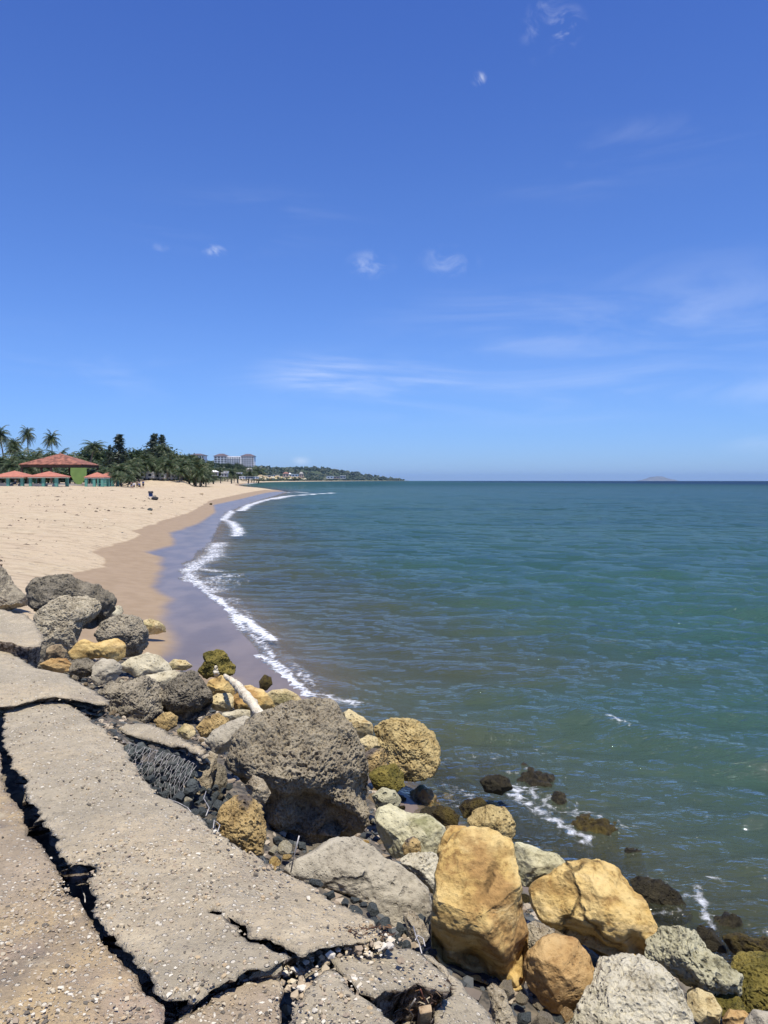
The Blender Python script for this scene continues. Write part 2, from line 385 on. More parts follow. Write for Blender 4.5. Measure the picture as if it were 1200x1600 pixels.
# the low swell that stands up before the rocks
def px_line(pts): return np.array([at(a, b_, 0)[:2] for a, b_ in pts])
def ridge(pts, h, wd):
    ln = px_line(pts); d = seg_dist(V2[msk], ln)
    H[msk] += h * np.exp(-(d / wd) ** 2)
msk = np.where(r < 60)[0]
ridge([(760, 1085), (860, 1100), (950, 1128), (1040, 1155), (1105, 1170), (1260, 1190)], .10, .38)
ridge([(560, 1010), (700, 1035), (900, 1060), (1120, 1085)], .05, .45)
ridge([(380, 965), (430, 1010), (470, 1050), (520, 1065)], .05, .25)
foam = np.zeros(len(V2))
def add_foam(pts, wd, s=1.0, rmax=60):
    ln = px_line(pts); k = np.where(r < rmax)[0]; d = seg_dist(V2[k], ln)
    foam[k] = np.maximum(foam[k], s * np.exp(-(d / wd) ** 2))
add_foam([(482, 1085), (455, 1065), (436, 1045), (425, 1035), (400, 1025)], .19, .95); add_foam([(500, 1080), (470, 1055), (450, 1035)], .25, .6)
add_foam([(383, 985), (398, 996), (412, 1010), (425, 1028)], .14, .8)
add_foam([(560, 1100), (520, 1090), (482, 1082)], .28, .75)
add_foam([(425, 1003), (405, 990), (388, 975), (375, 968)], .22, 1.05)
add_foam([(383, 985), (365, 960), (345, 940), (318, 922)], .27, .92); add_foam([(400, 985), (380, 955), (360, 935)], .35, .62)
add_foam([(330, 925), (300, 908), (292, 890), (318, 888), (342, 892)], .55, .86)
add_foam([(322, 925), (340, 905), (362, 900)], .9, .72)
add_foam([(295, 890), (318, 876), (332, 868), (338, 852), (344, 848)], .8, .85)
add_foam([(340, 870), (400, 870)], .35, .6); add_foam([(340, 925), (395, 905)], .7, .55)
add_foam([(370, 838), (372, 828), (360, 815), (348, 812), (362, 800), (356, 797)], .7, .92, 90)
add_foam([(376, 798), (390, 789), (412, 782), (430, 778)], 1.0, .95, 200)
add_foam([(425, 780), (450, 775), (480, 773), (524, 770)], 1.9, .95, 300)
add_foam([(440, 770), (462, 768.5), (480, 770.5)], 1.4, .85, 300)
add_foam([(376, 756.8), (384, 755.6), (396, 754.6)], 12, .85, 1000)
add_foam([(372, 1060), (390, 1040), (410, 1045)], .25, .6)
add_foam([(790, 1225), (815, 1250), (850, 1272), (880, 1290), (915, 1310)], .17, .82); add_foam([(1000, 1370), (1050, 1385), (1082, 1410)], .10, .55); add_foam([(690, 1225), (725, 1240), (745, 1250)], .12, .6)
add_foam([(815, 1235), (860, 1255), (905, 1275), (950, 1290)], .30, .66)
add_foam([(700, 1190), (760, 1180), (830, 1170)], .5, .5)
add_foam([(1092, 1400), (1098, 1425), (1108, 1448), (1128, 1464)], .06, .66); add_foam([(1165, 1474), (1180, 1466), (1198, 1462)], .06, .75)
add_foam([(1090, 1392), (1115, 1375), (1130, 1390)], .09, .6)
add_foam([(945, 1128), (965, 1134), (985, 1142)], .10, .62); add_foam([(985, 1140), (1040, 1155), (1105, 1170)], .06, .42)
add_foam([(560, 1200), (690, 1215), (720, 1260), (790, 1245)], .25, .50)
add_foam([(820, 1350), (950, 1380), (1080, 1400)], .5, .42)
for px_, py_, w_ in [(1030, 1432, 30), (1096, 1440, 20), (1190, 1470, 20), (1112, 1484, 14), (800, 1316, 24), (770, 1316, 18), (745, 1238, 14), (800, 1232, 16), (640, 1218, 30), (690, 1212, 20), (700, 1285, 16), (740, 1275, 14), (820, 1205, 24), (880, 1215, 20), (896, 1255, 14), (985, 1290, 18), (890, 1300, 18), (407, 1078, 12), (426, 1072, 10), (366, 1052, 14), (318, 1058, 10), (590, 1135, 16), (550, 1110, 20), (470, 1100, 14), (850, 1340, 30), (1130, 1420, 16)]:
    add_foam([(px_ - w_, py_ + 2), (px_ + w_, py_ - 2)], w_ * EYE / (py_ - HZ) * .45, .60)
# thin backwash film lies just above the sand
level = H
zw = level - curv
keepv = (z0 + curv < .075) & (depth > -.08)
zw = np.where(depth < .0, np.maximum(zw, 0.004 * 0 + zw), zw)
fk = keepv[Fq].any(1)
Fw = Fq[fk]
used = np.zeros(len(V2), bool); used[Fw.ravel()] = True
idx = np.cumsum(used) - 1
m_sea, nt_, b, o_ = mat('sea_water'); n = NT(nt_)
nt_.nodes.remove(b)
P = n.gen()
dp = n.attr('depth')
patchn = n.noise(n.map(P, (.25, 1, 1), (0, 0, R(10))), .12, 5, .6)
shal = n.mix(n.rng(dp, .15, 1.3), (.105, .110, .056), (.055, .095, .064))
c1 = n.mix(n.rng(dp, .7, 2.0), shal, (.036, .088, .068))
c2 = n.mix(n.rng(dp, 2.2, 6.0), c1, (.018, .064, .069))
c3 = n.mix(n.rng(n.attr('offshore'), 200, 520), c2, (.003, .018, .058))
c3 = n.mix(n.rng(patchn, .42, .66, 0, .22), c3, (.006, .040, .052))
body = n.n('BsdfDiffuse'); n.l(c3, body.inputs['Color'])
clear = n.n('BsdfTransparent'); n.l(n.mix(n.rng(dp, 0, 1.0), (.93, .95, .90), (.55, .68, .52)), clear.inputs['Color'])
opac = n.m('SUBTRACT', 1, n.m('POWER', 2.718, n.m('MULTIPLY', n.m('MAXIMUM', dp, 0), -1.35)), clamp=True)
opac = n.m('MULTIPLY', opac, .97)
mx = n.n('MixShader'); n.l(opac, mx.inputs[0]); n.l(clear.outputs[0], mx.inputs[1]); n.l(body.outputs[0], mx.inputs[2])
gl = n.n('BsdfGlossy'); gl.inputs['Roughness'].default_value = .04
cam_d = n.n('CameraData')
rip = n.m('ADD', n.noise(n.map(P, (.75, 2.1, 1), (0, 0, R(-14))), 3.0, 4, .6, .5), n.m('MULTIPLY', n.noise(n.map(P, (.8, 2.0, 1), (0, 0, R(-24))), 8, 3, .62, .4), .75))
rip2 = n.noise(n.map(P, (1, 2.2, 1), (0, 0, R(-15))), .8, 5, .62, .3)
bfar = n.bump(rip2, n.rng(n.attr('dist'), 15, 90, .0, .7), .35)
bn = n.bump(rip, n.rng(n.attr('dist'), 3, 60, .6, .9), .085, bfar)
n.l(bn, gl.inputs['Normal']); n.l(bn, body.inputs['Normal'])
fr = n.n('Fresnel'); fr.inputs['IOR'].default_value = 1.333; n.l(bn, fr.inputs['Normal'])
frc = n.m('MINIMUM', fr.outputs[0], n.rng(n.attr('dist'), 25, 600, .58, .16))
mx2 = n.n('MixShader'); n.l(frc, mx2.inputs[0]); n.l(mx.outputs[0], mx2.inputs[1]); n.l(gl.outputs[0], mx2.inputs[2])
fo = n.attr('foam')
lace = n.vor(n.map(n.mix(.12, P, n.noise(P, 3, 3, colr=True), 'ADD'), (1, 1, 0)), 5.5, 'DISTANCE_TO_EDGE')
lacem = n.rng(lace, .0, .25, .18, -.08)
fn = n.m('ADD', n.m('ADD', n.noise(P, 9.0, 12, .74, .9), n.m('MULTIPLY', n.noise(P, 1.1, 4), .42)), n.m('MULTIPLY', lacem, .55))
ff = n.rng(n.m('SUBTRACT', n.m('ADD', fn, n.m('MULTIPLY', fo, .62)), 1.20), -.10, .26)
ff = n.m('MULTIPLY', ff, n.rng(fo, .12, .4))
wht = n.n('BsdfDiffuse'); wht.inputs['Color'].default_value = (.82, .84, .85, 1)
fb = n.bump(n.noise(P, 22, 5, .7), .8, .03); n.l(fb, wht.inputs['Normal'])
mx3 = n.n('MixShader'); n.l(n.m('MULTIPLY', ff, .86), mx3.inputs[0]); n.l(mx2.outputs[0], mx3.inputs[1]); n.l(wht.outputs[0], mx3.inputs[2])
n.l(mx3.outputs[0], o_.inputs[0])
Vw = np.c_[V2, zw + .03 * foam * (r < 80) * np.abs(noise3(np.c_[V2 * 7, V2[:, :1] * 0], 61))][used]
sea = mesh_np('sea', Vw, idx[Fw], m_sea, attrs=dict(depth=depth[used], foam=foam[used], dist=r[used], offshore=np.maximum(-sd, 0)[used]))
tag(sea, kind='structure')

# ------------------------------------------------------------ air
hm = bpy.data.materials.new('haze'); hm.use_nodes = True; hm.node_tree.nodes.clear(); hn = NT(hm.node_tree)
vo = hn.n('VolumePrincipled'); vo.inputs['Density'].default_value = 3.2e-5; vo.inputs['Color'].default_value = (.42, .66, 1, 1); vo.inputs['Anisotropy'].default_value = .2
ho = hn.n('OutputMaterial'); hn.l(vo.outputs[0], ho.inputs['Volume'])
hb = MB().box((0, 9000, 65), (46000, 40000, 270)).build('haze', hm); tag(hb, kind='stuff')
# ------------------------------------------------------------ stone materials
def stone(name, dark, mid_, light, sc=6.0, pit=0.5, pitsc=22, bumpd=.02, patchc=None, patchsc=2.0, patchr=(.52, .62), algae=None, rough=.93, cracks=0, specks=0.0, strata=0.0):
    if 'basalt' not in name: dark, mid_, light = [(x[0], x[1] * .985, x[2] * .87) for x in (dark, mid_, light)]
    m, nt_, b, o_ = mat(name); n = NT(nt_)
    P = n.obj()
    a = n.noise(P, sc, 8, .62, .3); f = n.noise(P, sc * 6, 6, .72); g = n.noise(P, sc * .3, 3)
    c = n.mix(n.rng(a, .34, .62), mid_, light)
    c = n.mix(n.rng(n.m('ADD', n.m('MULTIPLY', f, .6), n.m('MULTIPLY', a, .4)), .36, .50, 1, 0), c, dark)
    c = n.mix(n.rng(g, .4, .65, 0, .35), c, mid_)
    if patchc is not None:
        c = n.mix(n.rng(n.noise(P, patchsc, 6, .62), *patchr), c, n.mix(n.rng(f, .35, .6), tuple(x * .7 for x in patchc), patchc))
    if strata:
        sn = n.noise(n.map(P, (.8, .8, 4.5), (.35, .2, 0)), 2.6, 7, .66, .4)
        c = n.mix(n.rng(sn, .50, .60, 0, strata), c, dark); c = n.mix(n.rng(sn, .44, .36, 0, strata), c, (light[0] * 1.08, light[1] * 1.1, light[2] * 1.25))
    w1 = n.map(n.mix(.45 / pitsc, P, n.noise(P, pitsc * .8, 3, colr=True), 'ADD'), (1, 1, 1))
    v = n.vor(w1, pitsc); v2 = n.vor(w1, pitsc * 2.3)
    gate = n.rng(n.noise(P, sc * .55, 3), .40, .58)
    pm = n.m('MULTIPLY', n.rng(v, .16, .34, 1, 0), gate); pm2 = n.m('MULTIPLY', n.rng(v2, .15, .34, 1, 0), n.m('SUBTRACT', 1.1, gate))
    pits = n.m('MAXIMUM', n.m('MULTIPLY', pm, pit), n.m('MULTIPLY', pm2, pit * .6))
    c = n.mix(n.m('MULTIPLY', pits, .55), c, tuple(x * .4 for x in dark))
    if specks:
        c = n.mix(n.m('MULTIPLY', n.rng(n.vor(P, 90), .10, .2, 1, 0), specks), c, (.62, .58, .5))
    if algae:
        h = n.n('SeparateXYZ'); n.l(n.gen(), h.inputs[0])
        am = n.rng(n.m('ADD', h.outputs[2], n.m('MULTIPLY', n.m('SUBTRACT', n.noise(P, 5, 6, .7), .5), .5)), algae[0], algae[0] + .16, 1, 0)
        c = n.mix(am, c, n.mix(n.rng(f, .38, .6), algae[1], algae[2]))
        n.l(n.rng(am, 0, 1, rough, .5), b.inputs['Roughness'])
    else: b.inputs['Roughness'].default_value = rough
    if cracks:
        e = n.vor(n.map(n.mix(.35, P, n.noise(P, 2.5, 5, colr=True), 'ADD'), (1, 1, 1)), cracks, 'DISTANCE_TO_EDGE')
        cm_ = n.m('MULTIPLY', n.rng(e, .0, .03, 1, 0), n.rng(n.noise(P, 2.7, 2), .46, .56))
        c = n.mix(n.m('MULTIPLY', cm_, .75), c, tuple(x * .35 for x in dark))
        pits = n.m('MAXIMUM', pits, cm_)
    n.l(c, b.inputs['Base Color']); b.inputs['Specular IOR Level'].default_value = .25
    h = n.m('SUBTRACT', n.m('ADD', n.m('MULTIPLY', f, .55), a), n.m('MULTIPLY', pits, .9))
    h = n.m('ADD', h, n.m('MULTIPLY', n.noise(P, sc * 22, 3, .7), .14))
    n.l(n.bump(h, .95, bumpd), b.inputs['Normal'])
    return m
OL, DK = (.13, .105, .018), (.022, .017, .008)
M = dict(
    grey=stone('grey_reef_stone', (.10, .085, .068), (.27, .235, .185), (.40, .35, .275), 7, .9, 26, .03),
    dark=stone('dark_reef_stone', (.05, .044, .036), (.165, .145, .115), (.28, .245, .195), 8, .9, 24, .035),
    tan=stone('tan_reef_stone', (.14, .115, .08), (.36, .31, .235), (.50, .44, .34), 9, .9, 26, .03),
    big=stone('brown_grey_reef_stone', (.10, .08, .058), (.27, .225, .165), (.39, .335, .25), 9, .7, 34, .03),
    pale=stone('pale_limestone', (.27, .225, .15), (.46, .405, .29), (.60, .545, .42), 6, .5, 22, .02),
    palepit=stone('pale_pitted_limestone', (.22, .185, .13), (.47, .42, .32), (.64, .59, .48), 6, 1.0, 14, .035, patchc=(.42, .37, .2), patchsc=1.2),
    palegrey=stone('pale_grey_limestone', (.18, .155, .125), (.36, .32, .26), (.47, .425, .35), 6, .4, 24, .02, cracks=1.6),
    green=stone('greenish_limestone', (.21, .185, .11), (.45, .41, .26), (.58, .54, .38), 5, .4, 18, .018, patchc=(.27, .255, .12), patchsc=2.0),
    mossy=stone('green_grey_stone', (.12, .11, .07), (.33, .305, .20), (.50, .47, .34), 6, .9, 18, .03, algae=(.16, DK, OL)),
    yellow=stone('yellow_sandstone', (.25, .145, .05), (.54, .365, .13), (.64, .475, .215), 5, .22, 15, .022, strata=.55, patchc=(.40, .235, .08), patchsc=1.7, cracks=1.3),
    orange=stone('orange_sandstone', (.22, .12, .045), (.47, .295, .125), (.57, .40, .20), 5, .3, 20, .024, strata=.45, patchc=(.34, .185, .065), patchsc=2.4, cracks=2.0),
    yelpit=stone('yellow_pitted_stone', (.13, .085, .04), (.38, .265, .12), (.55, .40, .19), 9, 1.0, 20, .035, patchc=(.16, .13, .10), patchsc=3, patchr=(.54, .62)),
    yelalg=stone('yellow_stone_with_algae', (.15, .10, .04), (.42, .31, .14), (.56, .44, .22), 9, .9, 26, .03, algae=(.20, (.03, .025, .01), (.12, .10, .02))),
    yelpale=stone('pale_yellow_stone', (.26, .17, .07), (.52, .41, .22), (.62, .52, .32), 6, .7, 20, .025, patchc=(.32, .27, .12), patchsc=2.2),
    algae=stone('algae_covered_stone', (.012, .010, .006), (.05, .036, .014), (.115, .085, .02), 12, .6, 40, .04, patchc=(.14, .115, .02), patchsc=3, patchr=(.55, .66), rough=.55),
    weed=stone('brown_weed_stone', (.009, .008, .006), (.032, .027, .018), (.070, .058, .032), 16, .6, 50, .045, rough=.5),
    moss=stone('olive_moss_stone', (.03, .025, .008), (.12, .105, .02), (.30, .235, .06), 9, .7, 30, .04, patchc=(.20, .16, .03), rough=.6),
    basalt=stone('dark_basalt', (.022, .026, .026), (.062, .072, .070), (.105, .118, .112), 7, .3, 40, .012, patchc=(.16, .155, .13), patchr=(.6, .75)),
    brown=stone('brown_stone', (.10, .07, .045), (.27, .20, .13), (.40, .31, .20), 8, .6, 26, .025),
    conglo=stone('conglomerate', (.12, .09, .06), (.36, .29, .20), (.56, .48, .36), 14, .8, 30, .03, specks=.7),
    wet=stone('wet_orange_stone', (.08, .05, .03), (.27, .16, .07), (.36, .25, .10), 6, .5, 20, .02, patchc=(.12, .13, .05), rough=.3),
)
# ------------------------------------------------------------ boulders
_ico = {}
def ico(k):
    if k not in _ico:
        bm = bmesh.new(); bmesh.ops.create_icosphere(bm, subdivisions=k, radius=1)
        bm.verts.ensure_lookup_table()
        _ico[k] = (np.array([v.co[:] for v in bm.verts]), np.array([[v.index for v in f.verts] for f in bm.faces], np.int32)); bm.free()
    return _ico[k]
camR = Vector((1, 0, 0))
def radial(poly, c, m=360):
    """distance from c to the outline in m directions"""
    p = np.array(poly, float) - c; n_ = len(p)
    res = np.zeros(m)
    for k in range(m):
        a = 2 * math.pi * k / m; d = np.array([math.cos(a), math.sin(a)]); best = 0
        for i in range(n_):
            p1, p2 = p[i], p[(i + 1) % n_]; e = p2 - p1; den = d[0] * e[1] - d[1] * e[0]
            if abs(den) < 1e-9: continue
            t = (p1[0] * e[1] - p1[1] * e[0]) / den; u = (p1[0] * d[1] - p1[1] * d[0]) / den
            if t > 0 and -1e-6 <= u <= 1 + 1e-6: best = max(best, t)
        res[k] = best
    res[res == 0] = res[res > 0].mean()
    ks = np.exp(-(np.arange(-5, 6) / 2.4) ** 2); ks /= ks.sum()
    return np.convolve(np.r_[res[-5:], res, res[:5]], ks, 'valid')
def lobe(poly, D, thick=.85, seed=0, cuts=13, sq=2.7, rough_=.05, lean=0.0, fine=1.0, pits=0.0, shelf=None):
    """a closed boulder whose outline, seen from the promenade, is poly; returns world vertices"""
    pa = np.array(poly, float)
    x, y = pa[:, 0], pa[:, 1]; x2, y2 = np.roll(x, -1), np.roll(y, -1); cr_ = x * y2 - x2 * y; A = cr_.sum() / 2
    c = np.array([((x + x2) * cr_).sum(), ((y + y2) * cr_).sum()]) / (6 * A)
    rad = radial(poly, c) * D / F
    mr = rad.mean(); px_size = mr / D * F
    k = 4 if px_size < 14 else 5 if px_size < 34 else 6 if px_size < 75 else 7
    if pits or fine > 1: k = min(k + 1, 8 if px_size > 100 else 7) if px_size > 20 else k
    n_, Fc = ico(k)
    rs = np.random.RandomState(seed + 100)
    cen = atD(c[0], c[1], D)
    dv = raydir(c[0], c[1]).normalized(); vr = dv.cross(Vector((0, 0, 1))).normalized(); vu = vr.cross(dv)
    ax = np.array([vr[:], vu[:], dv[:]])
    # turn the sphere grid a little so that seams never line up
    ang = np.arctan2(-n_[:, 1], n_[:, 0]) % (2 * math.pi)          # screen y points down
    Rr = np.interp(ang, np.linspace(0, 2 * math.pi, 361), np.r_[rad, rad[0]])
    rho = np.hypot(n_[:, 0], n_[:, 1]); nd = n_[:, 2]
    kf = 1 / (rho ** sq + np.abs(nd) ** sq) ** (1 / sq)
    T = mr * thick
    q = np.c_[n_[:, 0] / (rho + 1e-9) * rho * kf, n_[:, 1] / (rho + 1e-9) * rho * kf, nd * kf]
    for j in range(cuts):
        d = rs.normal(size=3); d[2] = np.sign(d[2]) * (abs(d[2]) + .55)
        if j < 2: d = np.array([rs.uniform(-.35, .35), rs.uniform(.25, .7), -1.0]) if j == 0 else np.array([rs.uniform(-.4, .4), -rs.uniform(.3, .6), -1.0])
        d /= np.linalg.norm(d); off = rs.uniform(.62, .86)
        s_ = q @ d - off; q = q - np.where(s_ > 0, s_ * .88, 0)[:, None] * d
    loc3 = np.c_[q[:, 0] * Rr, q[:, 1] * Rr, q[:, 2] * T]
    loc3[:, 2] += lean * loc3[:, 1]
    if shelf is not None:   # (height, depth): the face below an edge falls back
        wob = noise3(np.c_[loc3[:, 0] / mr * 1.6, loc3[:, 1] * 0, loc3[:, 0] * 0 + 1], seed + 70)
        lo = sm(-(loc3[:, 1] - (shelf[0] + .3 * wob) * mr), 0, .5 * mr) * (nd < .2)
        loc3[:, 2] += lo * shelf[1] * mr * (1 + 1.1 * noise3(np.c_[loc3 / mr * 2.3], seed + 71))
    W = loc3 @ ax
    fn = np.cross(W[Fc[:, 1]] - W[Fc[:, 0]], W[Fc[:, 2]] - W[Fc[:, 0]]); vn = np.zeros_like(W)
    for j in range(3): vn += np.stack([np.bincount(Fc[:, j], fn[:, i_], len(W)) for i_ in range(3)], 1)
    vn /= np.linalg.norm(vn, axis=1)[:, None] + 1e-12; nrm = vn * .75 + (n_ @ ax) * .25 * np.sign((vn * (n_ @ ax)).sum(1)).mean()
    if (vn * (n_ @ ax)).sum() < 0: nrm = -nrm
    s0 = 1 / mr
    edge = np.clip(1 - np.abs(nd) * .0, 0, 1)
    disp = rough_ * mr * (1.1 * fbm(W * s0 * 1.25, 3, seed) )
    disp += rough_ * .75 * mr * -np.abs(fbm(W * s0 * 2.8, 4, seed + 5, .55)) + rough_ * .2 * mr
    r2 = fbm(W * 14, 3, seed + 9); disp += .009 * fine * (mr / .3) ** .5 * r2
    if pits:
        h1 = noise3(W * 30, seed + 20); h2 = noise3(W * 62, seed + 21); gate = sm(noise3(W * s0 * 1.6, seed + 22), -.35, .35)
        disp -= pits * (.020 * sm(h1, .12, .42) * gate + .012 * sm(h2, .1, .4)) * min(1, mr / .25)
        disp += pits * .016 * fbm(W * 9, 2, seed + 25) * min(1, mr / .25)
    W = W + nrm * disp[:, None]
    return W + np.array(cen[:]), Fc, mr
BOULD = []
def boulder(name, label, m, *lobes, group=None, cat='rock', **kw):
    """lobes: (poly, options); the first one's foot finds the ground"""
    Vs, Fs, b_ = [], [], 0
    D0 = None
    for poly, o in lobes:
        o = dict(kw, **o)
        D = o.pop('D', None)
        if D is None:
            if D0 is None:
                pa = np.array(poly, float); bot = pa[pa[:, 1] > pa[:, 1].max() - .18 * np.ptp(pa[:, 1]) - 1]
                h = hit(float(bot[:, 0].mean()), min(float(pa[:, 1].max()) - .06 * np.ptp(pa[:, 1]), 1598 + 60))
                mrp = (np.ptp(pa[:, 0]) + np.ptp(pa[:, 1])) / 4
                D = h.y + .55 * o.get('thick', .85) * mrp * h.y / F
            else: D = D0
        dd = o.pop('dD', 0)
        if D0 is None: D0 = D + dd
        W, Fc, mr = lobe(poly, D + dd, seed=o.pop('seed', len(BOULD) * 13 + 1), **o)
        Vs.append(W); Fs.append(Fc + b_); b_ += len(W)
    V = np.vstack(Vs); c = V.mean(0); c[2] = V[:, 2].min()
    ms = m if isinstance(m, tuple) else (m,)
    ob = mesh_np(name, V - c, np.vstack(Fs), [M[k_] for k_ in ms], loc=tuple(c), mi=np.concatenate([np.full(len(f_), min(i_, len(ms) - 1)) for i_, f_ in enumerate(Fs)]))
    tag(ob, label, cat, group); BOULD.append(ob); return ob
B = boulder
def awash(label, m, cx, cy, wpx, hpx, top, group=None, seed=0, rot=0.0):
    p = at(cx, cy, min(top, 0.02)); D = p[1]; a = wpx / 2 * D / F; dep = hpx / 2 * D * D / (F * EYE)
    n_, Fc = ico(6); H_ = max(top + .45, .3)
    q = n_ * [a, min(dep, a * 1.6), H_]
    q = np.c_[q[:, 0] * math.cos(rot) - q[:, 1] * math.sin(rot), q[:, 0] * math.sin(rot) + q[:, 1] * math.cos(rot), q[:, 2]]
    dsp = a * ((.22 if top > .03 else .42) * fbm(q / a * 1.3, 3, seed) + .10 * fbm(q / a * 4, 3, seed + 3)) + .018 * fbm(q * 22, 3, seed + 6)
    q = q + n_ * dsp[:, None]; q[:, 2] += top - q[:, 2].max()
    lo = q[:, 2].min(); ob = mesh_np('sea_rock', q - [0, 0, lo], Fc, M[m], loc=(p[0], p[1], lo)); tag(ob, label, 'rock', group); BOULD.append(ob)
B('boulder', 'grey pitted boulder at the left edge of the picture, above the cracked concrete', 'grey', ([(-50, 880), (-8, 880), (6, 890), (14, 905), (26, 925), (40, 938), (49, 948), (47, 962), (20, 968), (-50, 970)], {}), pits=1, seed=3)
B('boulder', 'dark split boulder with an overhanging hollow, tallest rock beside the sand', ('dark', 'tan'),
  ([(47, 915), (58, 903), (78, 897), (112, 897), (150, 904), (168, 910), (178, 926), (176, 950), (163, 975), (140, 985), (100, 975), (70, 960), (50, 944)], dict(D=11.6, thick=.8, shelf=(-.1, .45))),
  ([(56, 960), (78, 940), (110, 925), (150, 920), (172, 926), (170, 945), (150, 962), (128, 980), (118, 1000), (122, 1030), (100, 1040), (72, 1030), (55, 1000)], dict(D=10.7, thick=.7)), pits=.9, seed=8)
B('boulder', 'grey pitted boulder right of the dark split boulder, above a yellow rock', 'grey', ([(150, 988), (160, 970), (180, 962), (205, 961), (222, 969), (231, 990), (233, 1012), (220, 1026), (192, 1030), (165, 1020)], dict(D=10.9)), pits=1)
B('rock', 'yellow flat rock in front of the grey pitted boulder near the sand', 'yellow', ([(108, 1016), (122, 1002), (135, 996), (152, 1001), (182, 999), (195, 1011), (194, 1028), (178, 1037), (160, 1028), (135, 1028), (115, 1027)], dict(D=10.0)), rough_=.08)
B('rock', 'small white rock peeking out between the dark split boulder and the sand', 'pale', ([(168, 955), (178, 945), (188, 947), (194, 956), (192, 968), (172, 970)], dict(D=13.0)))
B('rock', 'low whitish rock lying alone on the wet sand edge', 'yelpale', ([(218, 970), (232, 966), (248, 971), (258, 980), (259, 989), (240, 992), (220, 992)], dict(D=14.6)))
B('rock', 'pale cream rock with a yellow patch, right of the yellow flat rock', 'pale', ([(186, 1036), (205, 1026), (230, 1019), (250, 1026), (264, 1040), (269, 1052), (245, 1060), (210, 1056), (193, 1045)], dict(D=10.2)))
B('rock', 'pale grey rock just below the yellow flat rock', 'palegrey', ([(144, 1038), (158, 1029), (175, 1030), (188, 1040), (191, 1054), (178, 1066), (150, 1070), (142, 1058)], dict(D=9.0)))
B('rock', 'flat cream slab of rock behind the two grey pitted boulders', 'pale', ([(215, 1058), (245, 1050), (272, 1048), (284, 1055), (275, 1070), (255, 1085), (230, 1078)], dict(D=9.7)))
B('boulder', 'grey pitted boulder left of its dark twin, below the pale rocks', 'grey', ([(150, 1080), (165, 1062), (190, 1056), (220, 1056), (243, 1066), (256, 1090), (250, 1115), (225, 1132), (190, 1132), (165, 1118)], dict(D=7.9)), pits=1)
B('boulder', 'dark grey pitted boulder with a shaded hollow beneath, left of the yellow rocks', 'dark', ([(246, 1092), (258, 1072), (278, 1054), (298, 1046), (318, 1056), (326, 1078), (332, 1100), (322, 1118), (296, 1128), (262, 1118)], dict(D=8.1, shelf=(-.2, .5))), pits=.9)
B('rock', 'brown rock at the foot of the dark split boulder', 'brown', ([(66, 1014), (78, 1006), (96, 1008), (104, 1020), (98, 1032), (74, 1034)], dict(D=9.4)))
B('rock', 'orange-brown flat rock at the edge of the concrete, below the brown rock', 'orange', ([(63, 1036), (80, 1028), (104, 1030), (112, 1040), (106, 1052), (80, 1052)], dict(D=8.7)), rough_=.07)
B('rock', 'dark pitted rock between the orange-brown rock and the pale grey rock', 'dark', ([(98, 1040), (115, 1030), (138, 1028), (150, 1040), (146, 1056), (120, 1060), (102, 1054)], dict(D=9.2)), pits=1)
B('rock', 'dark rock wedged between the left concrete slab and the edge boulder', 'dark', ([(20, 1005), (48, 1000), (72, 1012), (70, 1030), (50, 1034), (25, 1022)], dict(D=8.9)), pits=.6)
B('rock', 'small yellow knobbly rock under the dark grey pitted boulder', 'yelpit', ([(240, 1124), (254, 1113), (270, 1111), (279, 1122), (277, 1136), (262, 1142), (246, 1136)], dict(D=7.0)), pits=.6)
B('rock', 'small tan rock right of the small yellow knobbly rock', 'yelpale', ([(276, 1140), (288, 1130), (302, 1135), (306, 1148), (294, 1156), (280, 1152)], dict(D=6.9)))
B('rock', 'brown porous rock above the grey-blue rock', 'yelpit', ([(306, 1135), (322, 1118), (342, 1114), (360, 1124), (354, 1140), (336, 1152), (314, 1150)], dict(D=7.0)), pits=.8)
B('rock', 'smooth grey-blue rock leaning on the left of the giant boulder', 'palegrey', ([(319, 1156), (332, 1142), (360, 1126), (385, 1120), (400, 1130), (385, 1150), (362, 1170), (345, 1182), (328, 1176)], dict(D=6.3)))
B('rock', 'pale flat rock below the driftwood branch', 'pale', ([(345, 1112), (370, 1108), (396, 1112), (400, 1124), (375, 1130), (350, 1126)], dict(D=7.6)))
B('rock', 'bright yellow round rock at the left of the driftwood', 'yellow', ([(321, 1072), (328, 1060), (345, 1054), (360, 1060), (370, 1078), (366, 1092), (335, 1095)], dict(D=8.9)))
B('rock', 'tan rounded rock below the bright yellow round rock', 'yelpale', ([(326, 1092), (340, 1083), (360, 1084), (370, 1094), (364, 1108), (348, 1113), (332, 1108)], dict(D=8.3)))
B('rock', 'tall yellow rock behind the driftwood branch', 'yellow', ([(364, 1090), (376, 1072), (394, 1067), (412, 1078), (430, 1098), (434, 1110), (418, 1120), (390, 1122), (368, 1112)], dict(D=8.4)))
B('rock', 'dull yellow rock where foam laps behind the giant boulder', 'yelpale', ([(408, 1088), (425, 1078), (448, 1077), (466, 1086), (474, 1098), (462, 1112), (425, 1110)], dict(D=9.2)))
B('rock', 'dark algae rock with olive top standing in the swash', 'moss', ([(308, 1046), (320, 1032), (318, 1020), (336, 1015), (354, 1018), (360, 1030), (370, 1042), (366, 1054), (345, 1062), (322, 1062)], dict(D=10.4)), rough_=.1, pits=.7)
B('rock', 'flat yellowish rock left of the algae rock in the swash', 'yelpale', ([(262, 1036), (272, 1029), (290, 1032), (302, 1042), (290, 1048), (266, 1047)], dict(D=11.2)))
B('rock', 'small dark rock in the foam above the dull yellow rock', 'algae', ([(404, 1064), (413, 1054), (424, 1058), (426, 1070), (416, 1079), (406, 1076)], dict(D=10.6)))
